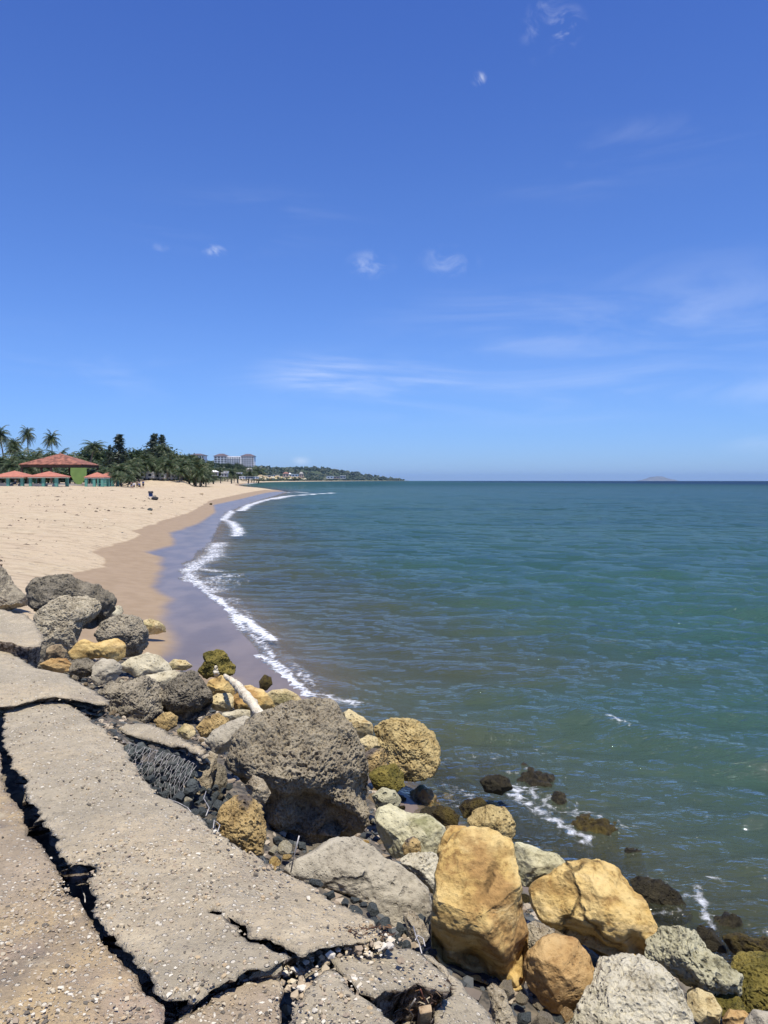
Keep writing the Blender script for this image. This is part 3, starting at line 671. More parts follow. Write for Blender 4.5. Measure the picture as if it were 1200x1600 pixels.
B('boulder', 'giant brown-grey pitted boulder, the largest rock in the middle of the bank', 'big',
  ([(350, 1172), (362, 1145), (395, 1118), (440, 1103), (495, 1093), (522, 1102), (545, 1130), (566, 1165), (577, 1205), (584, 1250), (582, 1298), (545, 1318), (480, 1322), (435, 1308), (418, 1280), (414, 1245), (398, 1222), (370, 1208), (352, 1190)], dict(D=5.35, thick=.82, cuts=8, shelf=(-.05, .42), sq=3.0)), pits=1.15, rough_=.055, seed=21)
B('rock', 'pale yellow rock behind the right shoulder of the giant boulder', 'yelpale', ([(528, 1112), (545, 1108), (568, 1120), (582, 1132), (584, 1148), (566, 1156), (545, 1146)], dict(D=7.6)))
B('boulder', 'brownish yellow block of rock standing at the waterline, right of the giant boulder', 'yelalg', ([(584, 1138), (596, 1128), (628, 1124), (655, 1128), (678, 1142), (687, 1160), (686, 1190), (678, 1212), (650, 1220), (620, 1215), (596, 1190), (586, 1165)], dict(D=7.6, sq=3.0)), pits=.9, fine=1.3)
B('rock', 'small yellow rock, upper of two stacked beside the giant boulder', 'yelpale', ([(560, 1156), (575, 1148), (590, 1152), (594, 1166), (584, 1180), (564, 1178)], dict(D=6.7)), pits=.6)
B('rock', 'knobbly yellow rock, lower of two stacked beside the giant boulder', 'yelpit', ([(564, 1182), (580, 1169), (600, 1170), (610, 1184), (606, 1202), (586, 1210), (566, 1204)], dict(D=6.5)), pits=.8)
B('rock', 'green-stained yellow rock under the brownish yellow block', 'moss', ([(574, 1210), (595, 1195), (618, 1194), (632, 1208), (634, 1228), (618, 1240), (586, 1236)], dict(D=6.3)), pits=.8)
B('rock', 'small green-yellow rock above the large greenish boulder', 'mossy', ([(580, 1244), (598, 1231), (618, 1236), (628, 1250), (624, 1266), (590, 1268)], dict(D=5.9)))
B('boulder', 'large smooth greenish cream boulder right of the giant boulder', 'green', ([(582, 1282), (590, 1263), (608, 1256), (640, 1265), (675, 1277), (696, 1294), (697, 1318), (685, 1338), (655, 1342), (615, 1338), (592, 1312)], dict(D=5.2)))
B('rock', 'small orange porous rock resting on the front of the large greenish boulder', 'yelpit', ([(627, 1322), (634, 1310), (648, 1306), (658, 1316), (658, 1330), (646, 1338), (630, 1335)], dict(D=4.75)), pits=.8)
B('boulder', 'broad pale grey limestone boulder in front of the giant boulder', 'palegrey', ([(436, 1362), (455, 1345), (482, 1336), (515, 1316), (552, 1308), (582, 1318), (610, 1345), (650, 1368), (672, 1392), (676, 1425), (650, 1450), (600, 1440), (560, 1425), (510, 1395), (470, 1378)], dict(D=4.3, thick=.7)), rough_=.06, seed=5)
B('rock', 'white craggy rock between the greenish boulder and the yellow block', 'palepit', ([(622, 1345), (645, 1332), (675, 1333), (694, 1342), (692, 1370), (678, 1395), (655, 1385), (635, 1365)], dict(D=4.65)), pits=.8)
B('rock', 'brown and yellow porous rock below the basalt rubble, left of the giant boulder', 'yelpit', ([(338, 1285), (346, 1258), (368, 1243), (392, 1244), (412, 1262), (418, 1285), (414, 1312), (412, 1336), (392, 1335), (362, 1315), (344, 1302)], dict(D=4.35)), pits=1)
B('boulder', 'tall orange-yellow block of rock, biggest of the yellow rocks at the front', 'yellow',
  ([(678, 1375), (690, 1335), (708, 1310), (735, 1302), (772, 1303), (802, 1316), (812, 1350), (818, 1410), (826, 1450), (825, 1500), (815, 1526), (788, 1532), (740, 1518), (692, 1502), (673, 1480), (673, 1440)], dict(D=3.66, thick=.8, sq=3.6, cuts=6, shelf=(-.35, .8))),
  ([(682, 1335), (688, 1312), (702, 1292), (728, 1292), (745, 1306), (742, 1330), (712, 1350), (690, 1352)], dict(D=3.95)), rough_=.045, seed=2)
B('boulder', 'pale greenish rock behind the tall yellow block', 'green', ([(795, 1345), (806, 1320), (830, 1314), (862, 1322), (888, 1350), (880, 1378), (845, 1390), (805, 1380)], dict(D=4.75)))
B('boulder', 'wide yellow boulder pointing right towards the water', 'yellow', ([(826, 1405), (835, 1388), (862, 1378), (884, 1356), (915, 1348), (945, 1346), (968, 1354), (990, 1378), (1008, 1405), (1034, 1446), (1024, 1466), (1000, 1486), (968, 1494), (925, 1480), (880, 1462), (845, 1450), (830, 1430)], dict(D=4.35, thick=.75, shelf=(-.25, .55))), rough_=.055, seed=4)
B('boulder', 'round orange rock at the front, between the tall yellow block and the white pitted boulder', 'orange', ([(811, 1532), (822, 1500), (845, 1474), (872, 1465), (900, 1470), (922, 1490), (936, 1522), (941, 1550), (918, 1564), (880, 1576), (842, 1572), (820, 1556)], dict(D=3.5, thick=.9)), rough_=.04, seed=6)
B('rock', 'pale tan rock in the gap between the yellow block and the wide yellow boulder', 'conglo', ([(818, 1450), (835, 1438), (862, 1450), (876, 1468), (860, 1490), (830, 1500), (815, 1480)], dict(D=3.95)), pits=.4)
B('boulder', 'big white pitted boulder at the bottom of the picture', 'palepit', ([(880, 1640), (905, 1590), (918, 1560), (930, 1510), (965, 1500), (1005, 1500), (1045, 1518), (1068, 1548), (1082, 1590), (1086, 1660), (1040, 1720), (930, 1720)], dict(D=3.25, thick=.8, cuts=8)), pits=.55, rough_=.04, seed=19)
B('boulder', 'grey-green craggy boulder with dark holes, right of the wide yellow boulder', 'mossy', ([(1010, 1482), (1030, 1460), (1058, 1455), (1085, 1460), (1100, 1480), (1128, 1488), (1152, 1508), (1150, 1535), (1118, 1556), (1078, 1548), (1045, 1525), (1012, 1508)], dict(D=4.0, shelf=(-.25, .4))), pits=1, rough_=.08, seed=10)
B('rock', 'tan rock under the grey-green craggy boulder near the bottom', 'yelpale', ([(1072, 1560), (1090, 1548), (1112, 1552), (1127, 1572), (1124, 1592), (1100, 1600), (1074, 1592)], dict(D=3.75)))
B('boulder', 'olive mossy rock at the bottom right corner', 'moss', ([(1135, 1545), (1150, 1510), (1175, 1495), (1230, 1490), (1260, 1620), (1200, 1620), (1165, 1585)], dict(D=4.1)), pits=1, rough_=.08)
B('rock', 'small orange rock at the bottom edge near the right corner', 'orange', ([(1130, 1600), (1140, 1582), (1162, 1580), (1182, 1592), (1178, 1622), (1135, 1625)], dict(D=3.6)))
B('rock', 'brown layered rock between the tan rock and the mossy rock', 'moss', ([(1110, 1560), (1125, 1545), (1150, 1552), (1172, 1580), (1160, 1600), (1130, 1595)], dict(D=3.85)), pits=.6)
B('rock', 'smooth grey rock in the bottom right corner', 'palegrey', ([(1165, 1612), (1180, 1592), (1215, 1586), (1260, 1600), (1260, 1660), (1170, 1660)], dict(D=3.5)))
SEA_G = 'dark weedy rocks awash at the water edge'
B('sea_rock', 'brown weed-covered rock right behind the wide yellow boulder', 'weed', ([(984, 1384), (996, 1376), (1030, 1377), (1058, 1390), (1075, 1408), (1077, 1428), (1060, 1440), (1020, 1438), (998, 1420)], dict(D=5.7)), group=SEA_G, fine=2, pits=.6)
awash('long brown weedy rock with foam round it at the right edge', 'weed', 1146, 1442, 104, 44, .10, SEA_G, 3, -.5)
B('sea_rock', 'small dark weedy rock above the grey-green craggy boulder', 'weed', ([(1086, 1464), (1094, 1450), (1112, 1450), (1130, 1468), (1134, 1482), (1112, 1486)], dict(D=4.9)), group=SEA_G, fine=2)
B('sea_rock', 'dark mossy rock at the right edge above the olive mossy rock', 'algae', ([(1132, 1480), (1150, 1468), (1190, 1466), (1240, 1472), (1240, 1508), (1180, 1508), (1145, 1496)], dict(D=4.7)), group=SEA_G, fine=2, pits=.8)
B('sea_rock', 'rounded rock with a bare yellow top and black algae skirt, behind the tall yellow block', 'yelalg', ([(728, 1286), (738, 1268), (760, 1258), (788, 1262), (806, 1282), (810, 1304), (800, 1318), (775, 1318), (745, 1305)], dict(D=5.75)), group=SEA_G, fine=1.5, pits=.6)
B('sea_rock', 'small dark rock with white water behind it, right of the brownish yellow block', 'weed', ([(749, 1222), (758, 1213), (780, 1210), (797, 1218), (802, 1232), (785, 1242), (758, 1238)], dict(D=7.4)), group=SEA_G, fine=2)
B('sea_rock', 'small dark rock left of the yellow-topped algae rock', 'algae', ([(674, 1272), (684, 1260), (702, 1260), (718, 1274), (716, 1288), (692, 1290)], dict(D=6.1)), group=SEA_G, fine=2)
B('sea_rock', 'dark weedy rock between the brownish yellow block and the yellow-topped rock', 'algae', ([(716, 1262), (730, 1248), (752, 1246), (764, 1258), (750, 1275), (725, 1278)], dict(D=6.4)), group=SEA_G, fine=2)
awash('low weedy rock in the gap right of the foaming line', 'weed', 985, 1325, 60, 24, .03, SEA_G, 21)
awash('small weedy rock awash behind the tall yellow block', 'algae', 790, 1340, 40, 22, .06, SEA_G, 22)
awash('weedy hump awash left of the brown weed-covered rock', 'weed', 940, 1362, 56, 22, .04, SEA_G, 23)
awash('flat orange rock under shallow water below the brownish yellow block', 'wet', 662, 1240, 78, 40, .10, SEA_G, 5)
awash('dark brown rock just under the water in front of the flat orange rock', 'weed', 672, 1275, 64, 26, .12, SEA_G, 6)
awash('dark weedy rock awash, upper left of the foaming line', 'weed', 838, 1206, 110, 56, .09, SEA_G, 7)
awash('low weedy rock awash just right of the foaming line', 'weed', 872, 1244, 66, 30, .08, SEA_G, 8)
awash('long low rock awash at the right end of the foaming line', 'algae', 935, 1284, 120, 46, .08, SEA_G, 9, -.3)
awash('drowned dark rock in the waves far right of the brownish yellow block', 'weed', 795, 1127, 90, 26, .0, SEA_G, 11)
awash('drowned rock between the tall yellow block and the foaming line', 'algae', 860, 1322, 90, 40, -.02, SEA_G, 12)
awash('drowned olive rock beside the brown weed-covered rock', 'moss', 1050, 1455, 80, 30, -.02, SEA_G, 13, -.4)
B('rock', 'pale upright shard of conglomerate standing in the basalt rubble', 'conglo', ([(302, 1236), (304, 1212), (314, 1190), (328, 1176), (342, 1182), (338, 1205), (328, 1232), (312, 1246)], dict(D=5.3)), rough_=.07)
B('rock', 'dark craggy rock leaning on the pale upright shard', 'dark', ([(330, 1215), (340, 1190), (352, 1200), (357, 1225), (345, 1248), (328, 1250)], dict(D=5.4)), pits=.6)
B('rock', 'craggy brown lump with a pale cap at the foot of the giant boulder', 'conglo', ([(380, 1226), (396, 1212), (412, 1218), (424, 1240), (414, 1256), (392, 1250)], dict(D=4.85)), pits=.6)
B('rock', 'rubble lump with wire on top beside the right end of the long slab', 'conglo', ([(628, 1430), (645, 1424), (662, 1440), (672, 1462), (660, 1476), (640, 1464)], dict(D=3.45)), pits=.6)
B('rock', 'rubble lump of shelly conglomerate under the tall yellow block', 'conglo', ([(757, 1545), (768, 1532), (785, 1545), (798, 1575), (815, 1610), (790, 1625), (768, 1590)], dict(D=3.05)), pits=.6)
# ------------------------------------------------------------ broken promenade
def slab_z(x, y):
    p = np.atleast_2d(np.c_[x, y]); d = seg_dist(p, SLABE)
    return 1.60 - .11 * (1 - sm(d, 0, .55)) + .03 * noise3(np.c_[p / 1.3, p[:, :1] * 0], 77)
def concrete(name, base, warm, stain, rough_top=.5, pink=False):
    m, nt_, b, o_ = mat(name); n = NT(nt_)
    P = n.obj(False)
    f = n.noise(P, 26, 6, .7); a = n.noise(P, 3.2, 6, .6); g = n.noise(P, 1.1, 4)
    c = n.mix(n.rng(a, .35, .65), tuple(x * .80 for x in base), tuple(x * 1.12 for x in base))
    c = n.mix(n.rng(g, .48, .62, 0, .8), c, warm)
    c = n.mix(n.rng(n.noise(P, 1.6, 5, .6), .58, .70, 0, .75), c, stain)
    c = n.mix(n.rng(n.noise(P, 2.1, 7, .68), .57, .66, 0, .8), c, (.62, .52, .34))
    if pink: c = n.mix(n.rng(n.noise(P, .9, 3), .60, .70, 0, .6), c, (.40, .30, .25))
    worn = n.rng(n.noise(P, 1.7, 6, .7), .33, .50)
    w = n.map(n.mix(.006, P, n.noise(P, 60, 2, colr=True), 'ADD'), (1, 1, 1))
    v1 = n.vor(w, 34); v1c = n.vor(w, 34, out=1); v2 = n.vor(w, 75); v2c = n.vor(w, 75, out=1)
    s1 = n.n('SeparateXYZ'); n.l(v1c, s1.inputs[0]); s2 = n.n('SeparateXYZ'); n.l(v2c, s2.inputs[0])
    k1 = n.m('MULTIPLY', n.rng(v1, .24, .34, 1, 0), n.m('GREATER_THAN', s1.outputs[0], n.m('SUBTRACT', .90, n.m('MULTIPLY', worn, .42))))
    k2 = n.m('MULTIPLY', n.rng(v2, .22, .34, 1, 0), n.m('GREATER_THAN', s2.outputs[0], n.m('SUBTRACT', .80, n.m('MULTIPLY', worn, .45))))
    st = n.mix(s1.outputs[1], (.58, .50, .36), (.76, .69, .54)); st2 = n.mix(s2.outputs[1], (.22, .175, .125), (.76, .69, .55))
    c = n.mix(n.rng(n.noise(P, 9, 6, .75), .38, .62, .0, .55), c, tuple(x * .72 for x in base)); c = n.mix(n.m('MULTIPLY', k2, .9), c, st2); c = n.mix(n.m('MULTIPLY', k1, .85), c, st)
    c = n.mix(n.rng(n.m('ADD', f, n.m('MULTIPLY', worn, .05)), .40, .47, .45, 0), c, tuple(x * .38 for x in base))
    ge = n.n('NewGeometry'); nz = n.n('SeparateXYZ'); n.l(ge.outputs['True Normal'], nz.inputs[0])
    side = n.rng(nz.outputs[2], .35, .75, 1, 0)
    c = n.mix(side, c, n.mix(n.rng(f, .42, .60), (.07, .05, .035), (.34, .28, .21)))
    n.l(c, b.inputs['Base Color']); b.inputs['Roughness'].default_value = .95; b.inputs['Specular IOR Level'].default_value = .2
    h = n.m('ADD', n.m('MULTIPLY', n.m('ADD', k1, n.m('MULTIPLY', k2, .5)), .6), n.m('ADD', n.m('MULTIPLY', f, 1.2), n.m('MULTIPLY', n.noise(P, 140, 3, .7), .4)))
    n.l(n.bump(h, n.rng(worn, 0, 1, .5, .9), .022), b.inputs['Normal'])
    return m
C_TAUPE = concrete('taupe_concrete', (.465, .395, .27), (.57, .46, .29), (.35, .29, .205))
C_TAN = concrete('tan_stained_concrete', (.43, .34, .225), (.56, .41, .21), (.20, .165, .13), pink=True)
def slab(name, label, poly, m, thick=.17, dz=0.0, step=.021, tilt=None, seed=0, jag=.018, zf=None, under=.06):
    zf = zf or slab_z
    pts = []
    for px, py in poly:
        z_ = 1.58 + dz
        for _ in range(6):
            x, y, _z = at(px, py, z_); z_ = float(zf([x], [y])[0]) + dz
            if tilt: z_ += tilt[0] * (x - tilt[2]) + tilt[1] * (y - tilt[3])
        pts.append((x, y))
    B_ = []
    for i, a in enumerate(pts):
        b = pts[(i + 1) % len(pts)]; L_ = math.hypot(b[0] - a[0], b[1] - a[1]); k = max(1, int(L_ / (step * .75)))
        for j in range(k):
            t = j / k; B_.append((a[0] + (b[0] - a[0]) * t, a[1] + (b[1] - a[1]) * t))
    B_ = np.array(B_); q = np.c_[B_ * 9, B_[:, :1] * 0]; q2 = q * 4
    q3 = q * 11
    J = B_ + jag * .45 * np.c_[noise3(q3, seed + 14), noise3(q3, seed + 15)] + jag * np.c_[noise3(q, seed + 1), noise3(q, seed + 2)] + jag * .5 * np.c_[noise3(q2, seed + 3), noise3(q2, seed + 4)]
    x0, y0 = J.min(0); x1, y1 = J.max(0)
    X, Y = np.meshgrid(np.arange(x0, x1, step), np.arange(y0, y1, step)); X = X + (np.arange(X.shape[0]) % 2)[:, None] * step * .5
    G = np.c_[X.ravel(), Y.ravel()] + np.random.RandomState(seed).normal(0, step * .12, (X.size, 2))
    G = G[inside(G, J)]
    dG = np.full(len(G), 9.0)
    for a, b in zip(J, np.roll(J, -1, 0)): dG = np.minimum(dG, np.hypot(G[:, 0] - a[0], G[:, 1] - a[1]))
    G = G[dG > step * .55]
    allp = np.vstack([J, G]); nb = len(J)
    r_ = geometry.delaunay_2d_cdt([Vector(p) for p in allp], [], [list(range(nb))], 1, 1e-6)
    vo_, fo_, orig = r_[0], r_[2], r_[3]
    P2 = np.array([v[:] for v in vo_]); T_ = np.array([list(f) for f in fo_ if len(f) == 3], np.int32)
    # outer loop from triangle edges
    ec = {}
    for f in T_:
        for i in range(3):
            e = (int(f[i]), int(f[(i + 1) % 3])); ec[e] = 1
    be = {a: b for (a, b) in ec if (b, a) not in ec}
    bset = np.array(sorted(be)); dB = np.full(len(P2), 9.0)
    for i in bset: dB = np.minimum(dB, np.hypot(P2[:, 0] - P2[i, 0], P2[:, 1] - P2[i, 1]))
    z_ = zf(P2[:, 0], P2[:, 1]) + dz
    if tilt: z_ = z_ + tilt[0] * (P2[:, 0] - tilt[2]) + tilt[1] * (P2[:, 1] - tilt[3])
    q = np.c_[P2, P2[:, :1] * 0]
    wr = sm(noise3(q * 1.7, seed + 30), -.3, .35); z_ = z_ + .008 * noise3(q * 9, seed + 5) + (.002 + .006 * wr) * noise3(q * 30, seed + 6) - .01 * wr * np.abs(noise3(q * 6, seed + 31))
    ztop = z_ - np.clip(.014 - dB, 0, 1) * (.5 + .9 * noise3(q * 18, seed + 7))
    n0 = len(P2); V = [np.c_[P2, ztop]]; Fs = [T_]
    loop = list(be.items()); ids = {a: i for i, (a, b) in enumerate(loop)}
    ring = np.array([a for a, b in loop]); nxt = np.array([ids.get(b, 0) for a, b in loop]); prev = ring
    cenp = P2[ring]
    # inward direction
    tn = P2[np.array([b for a, b in loop])] - cenp; tn /= np.linalg.norm(tn, axis=1)[:, None] + 1e-9; inn = np.c_[-tn[:, 1], tn[:, 0]]
    rows = 6; base = n0; last = ring.copy()
    for k in range(1, rows + 1):
        t = k / rows; qq = np.c_[cenp * 16, np.full(len(ring), k * .9)]
        off = under * (t ** .65) * (.6 + 1.1 * np.abs(noise3(qq, seed + 11))) + .012 * noise3(qq * 2.3, seed + 12)
        W = np.c_[cenp + inn * off[:, None], ztop[ring] - thick * t * (1 + .15 * noise3(qq * .4, seed + 13))]
        V.append(W); cur = base + np.arange(len(ring))
        Fs.append(np.c_[last, cur, cur[nxt]]); Fs.append(np.c_[last, cur[nxt], last[nxt]])
        last = cur; base += len(ring)
    bot = np.c_[P2, z_ - thick]; bot[ring] = W; V.append(bot); Fs.append(T_[:, ::-1] + base)
    V = np.vstack(V); Fc = np.vstack(Fs)
    c = V.mean(0); c[2] = V[:, 2].min()
    ob = mesh_np(name, V - c, Fc, m, loc=tuple(c)); tag(ob, label, 'concrete slab', 'broken slabs of the promenade'); return ob
SL_B = [(6, 1108), (30, 1103), (50, 1098), (62, 1099), (70, 1094), (110, 1100), (140, 1120), (158, 1132), (190, 1163), (208, 1190), (226, 1216), (246, 1238), (275, 1252), (305, 1268), (325, 1290), (365, 1318), (400, 1336), (445, 1362), (485, 1383), (525, 1405), (560, 1425), (592, 1447),
        (615, 1462), (590, 1468), (560, 1472), (530, 1474), (500, 1478), (470, 1487), (450, 1484), (430, 1477), (398, 1462), (366, 1438), (330, 1416), (328, 1419), (363, 1444), (394, 1468), (428, 1484), (446, 1493), (425, 1503), (395, 1513), (370, 1524), (350, 1530), (330, 1545), (300, 1560), (272, 1562), (250, 1561),
        (244, 1540), (232, 1522), (205, 1490), (180, 1465), (163, 1442), (146, 1425), (150, 1408), (140, 1395), (136, 1378), (150, 1352), (140, 1348), (112, 1350), (92, 1330), (90, 1308), (66, 1280), (52, 1262), (38, 1240), (44, 1222), (22, 1200), (8, 1170), (4, 1140)]
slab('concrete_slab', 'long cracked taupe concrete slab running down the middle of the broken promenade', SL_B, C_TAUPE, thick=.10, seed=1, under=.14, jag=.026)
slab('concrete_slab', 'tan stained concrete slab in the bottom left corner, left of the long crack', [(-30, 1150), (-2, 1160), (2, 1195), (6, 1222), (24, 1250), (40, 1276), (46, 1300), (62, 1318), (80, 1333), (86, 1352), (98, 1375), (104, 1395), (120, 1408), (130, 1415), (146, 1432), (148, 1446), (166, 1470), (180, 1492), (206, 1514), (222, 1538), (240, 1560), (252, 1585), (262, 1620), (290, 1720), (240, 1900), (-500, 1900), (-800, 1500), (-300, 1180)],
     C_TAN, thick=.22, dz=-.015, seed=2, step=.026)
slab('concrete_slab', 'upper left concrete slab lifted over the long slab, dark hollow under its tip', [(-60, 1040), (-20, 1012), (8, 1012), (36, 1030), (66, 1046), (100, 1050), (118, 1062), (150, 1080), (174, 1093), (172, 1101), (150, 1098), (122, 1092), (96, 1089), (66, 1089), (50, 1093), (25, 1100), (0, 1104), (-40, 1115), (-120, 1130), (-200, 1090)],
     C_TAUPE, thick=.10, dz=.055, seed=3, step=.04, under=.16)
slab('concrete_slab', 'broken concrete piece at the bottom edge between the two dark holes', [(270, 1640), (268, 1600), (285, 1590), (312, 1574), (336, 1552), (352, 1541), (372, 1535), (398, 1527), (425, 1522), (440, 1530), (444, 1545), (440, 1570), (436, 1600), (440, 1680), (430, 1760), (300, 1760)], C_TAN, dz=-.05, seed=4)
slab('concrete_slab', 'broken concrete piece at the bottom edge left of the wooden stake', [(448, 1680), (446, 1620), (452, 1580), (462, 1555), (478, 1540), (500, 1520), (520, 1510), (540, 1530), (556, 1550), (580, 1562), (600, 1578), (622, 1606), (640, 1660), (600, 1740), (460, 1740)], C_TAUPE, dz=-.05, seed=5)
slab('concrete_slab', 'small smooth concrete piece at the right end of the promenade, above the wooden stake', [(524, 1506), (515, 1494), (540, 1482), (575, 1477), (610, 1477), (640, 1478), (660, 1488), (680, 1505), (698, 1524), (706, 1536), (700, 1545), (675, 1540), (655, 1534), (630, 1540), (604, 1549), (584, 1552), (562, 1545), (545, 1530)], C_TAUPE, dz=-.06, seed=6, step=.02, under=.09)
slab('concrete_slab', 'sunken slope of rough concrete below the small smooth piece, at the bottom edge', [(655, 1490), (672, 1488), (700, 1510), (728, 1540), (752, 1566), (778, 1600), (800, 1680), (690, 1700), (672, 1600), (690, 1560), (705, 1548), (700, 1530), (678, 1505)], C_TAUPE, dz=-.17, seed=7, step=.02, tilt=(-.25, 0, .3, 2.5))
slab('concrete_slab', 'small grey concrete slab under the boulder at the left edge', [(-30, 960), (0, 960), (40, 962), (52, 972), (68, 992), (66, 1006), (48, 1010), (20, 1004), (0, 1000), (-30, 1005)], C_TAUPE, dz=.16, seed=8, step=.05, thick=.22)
# gabion fragment: a concrete cap on a basket of stones
gab = slab('concrete_cap', None, [(186, 1136), (196, 1130), (216, 1127), (240, 1131), (262, 1142), (290, 1156), (322, 1170), (326, 1180), (318, 1184), (292, 1170), (266, 1163), (238, 1157), (212, 1150), (196, 1146)], C_TAUPE, dz=-.10, seed=9, step=.03, thick=.05)
for k_ in ('label', 'category', 'group'):
    if k_ in gab: del gab[k_]
gr = empty('gabion', tuple(gab.location)); tag(gr, 'broken gabion with a thin concrete cap and rusty hexagonal wire netting over dark stones', 'gabion')
gab.parent = gr; gab.location = (0, 0, 0)
g0 = Vector(gr.location)
fa = [Vector(at(a, b_, 1.38)) for a, b_ in [(200, 1149), (236, 1160), (268, 1168), (295, 1176), (318, 1187)]]
fdir = (fa[-1] - fa[0]).normalized(); fn_ = Vector((fdir.y, -fdir.x, 0)); fn_ = fn_ if fn_.y < 0 else -fn_
def facep(u, v):   # u along 0..1, v down 0..1
    k = u * (len(fa) - 1); i = min(int(k), len(fa) - 2); p = fa[i].lerp(fa[i + 1], k - i)
    bul = math.sin(min(v * 1.2, 1) * math.pi) * .05
    return p + Vector((0, 0, -.02 - .34 * v)) + fn_ * (.04 + bul + .17 * v)
st_ = MB(); rr_ = random.Random(4)
n4, F4 = ico(3)
Vs, Fs, bb = [], [], 0
for i in range(150):
    u, v = rr_.random(), rr_.random(); p = facep(u, v) - fn_ * rr_.uniform(.05, .09); s_ = rr_.uniform(.022, .05)
    q = n4 * [s_, s_ * rr_.uniform(.7, 1.2), s_ * rr_.uniform(.6, 1)]; q = q + n4 * (s_ * .35 * noise3(n4 * 1.7, i))[:, None]
    Vs.append(q + np.array((p - g0)[:])); Fs.append(F4 + bb); bb += len(n4)
mesh_np('stone_fill', np.vstack(Vs), np.vstack(Fs), M['basalt'], gr, smooth=False)['kind'] = 'stuff'
M['wire'] = plain('weathered_wire', (.46, .43, .39), .55, .3, 30, .4)
mb = MB()
nu, nv = 26, 5
def hexp(u, v):
    u, v = u / nu, v / nv
    return facep(min(max(u + .006 * math.sin(u * 60 + v * 9), 0), 1), min(max(v, 0), 1)) - g0 + fn_ * .012
for j in range(nv * 2 + 1):
    for i in range(0, nu, 2):
        x_, y_ = i + (j % 2), j / 2
        a, m1 = hexp(x_, y_), hexp(x_ + .5, y_)
        mb.tube([a, m1], .0022, 4); mb.tube([m1, hexp(x_ + 1, y_ + .5)], .0015, 4); mb.tube([m1, hexp(x_ + 1, y_ - .5)], .0015, 4)
mb.build('wire_netting', M['wire'], gr)

# ------------------------------------------------------------ loose stones
COB = []
def cob_mesh(k, m, flat=.8, ang=12):
    n_, Fc = ico(4); rs = np.random.RandomState(k)
    q = n_.copy()
    for j in range(ang):
        d = rs.normal(size=3); d /= np.linalg.norm(d); s_ = q @ d - rs.uniform(.45, .8); q = q - np.where(s_ > 0, s_, 0)[:, None] * d
    q = q * [1, rs.uniform(.7, 1), flat * rs.uniform(.75, 1.05)]; q = q + n_ * (.07 * fbm(q * 1.8, 3, k) + .02 * noise3(q * 9, k))[:, None]
    q[:, 2] -= q[:, 2].min()
    return mesh_np('cobble', q, Fc, M[m], smooth=False)
protos = {m_: [cob_mesh(i * 7 + j, m_) for i in range(4)] for j, m_ in enumerate(('basalt', 'pale', 'yellow', 'yelpit', 'brown', 'grey', 'conglo', 'algae', 'orange'))}
def place(m_, px, py, rpx, lift, name, label, group, cat='stone', rng_=rnd):
    p = hit(px, py + rpx * .6)
    k = (p.z + lift); p = Vector(at(px, py, k)); s_ = rpx * p.y / F
    src = rng_.choice(protos[m_]); o = src.copy(); o.name = name; col.objects.link(o)
    o.scale = (s_,) * 3; o.rotation_euler = (rng_.uniform(-.5, .5), rng_.uniform(-.5, .5), rng_.uniform(0, 6.3)); o.location = p - Vector((0, 0, s_ * .75))
    tag(o, label, cat, group); return o
def region(poly, count, mats, rlo, rhi, lift, name, label, group, sd_=1, mind=.75, cat='stone'):
    rg = random.Random(sd_); pa = np.array(poly, float); done = []
    tries = 0
    while len(done) < count and tries < count * 60:
        tries += 1
        x, y = rg.uniform(pa[:, 0].min(), pa[:, 0].max()), rg.uniform(pa[:, 1].min(), pa[:, 1].max())
        if not inside(np.array([[x, y]]), pa)[0]: continue
        r_ = rg.uniform(rlo, rhi) * (.75 + .45 * (y - 900) / 700)
        if any(math.hypot(x - a, (y - b_) * 1.3) < mind * (r_ + c_) for a, b_, c_ in done): continue
        done.append((x, y, r_)); place(rg.choice(mats), x, y, r_, rg.uniform(*lift), name, label, group, cat, rg)
BG_ = 'dark basalt cobbles filling the gap beside the long slab'
region([(215, 1195), (330, 1190), (362, 1230), (352, 1262), (338, 1300), (300, 1275), (262, 1248), (240, 1235)], 62, ['basalt'], 7, 15, (.10, .26), 'basalt_cobble', 'dark blue-grey basalt cobble in the rubble between the long slab and the gabion', BG_, 3, .62)
region([(480, 1375), (520, 1372), (600, 1405), (678, 1400), (680, 1490), (640, 1480), (600, 1455), (540, 1412)], 42, ['basalt'], 8, 17, (.05, .22), 'basalt_cobble', 'dark basalt cobble in the strip under the broad pale grey boulder', 'dark basalt cobbles below the broad pale grey boulder', 4, .62)
region([(428, 1305), (580, 1320), (560, 1335), (470, 1342), (425, 1345)], 14, ['basalt', 'basalt', 'grey', 'pale', 'yellow'], 9, 16, (.05, .15), 'small_stone', 'small stone under the shaded foot of the giant boulder', 'small stones at the foot of the giant boulder', 5, .8)
region([(765, 1535), (830, 1560), (905, 1575), (900, 1600), (780, 1600)], 22, ['basalt', 'basalt', 'conglo'], 11, 22, (.0, .12), 'basalt_cobble', 'dark stone in the pile at the bottom edge under the round orange rock', 'dark stones under the round orange rock', 6, .7)
region([(590, 1560), (655, 1540), (700, 1550), (690, 1600), (620, 1600)], 18, ['basalt', 'basalt', 'conglo', 'brown'], 8, 16, (.0, .1), 'hole_stone', 'stone lying in the dark hole round the wooden stake', 'stones in the hole round the wooden stake', 7, .7)
region([(20, 1015), (75, 1030), (140, 1060), (150, 1085), (120, 1060), (60, 1045), (10, 1020)], 22, ['basalt', 'brown', 'conglo', 'grey'], 5, 10, (.15, .3), 'small_stone', 'small stone in the crumbled edge above the upper left slab', 'small stones along the upper left slab', 8, .7)
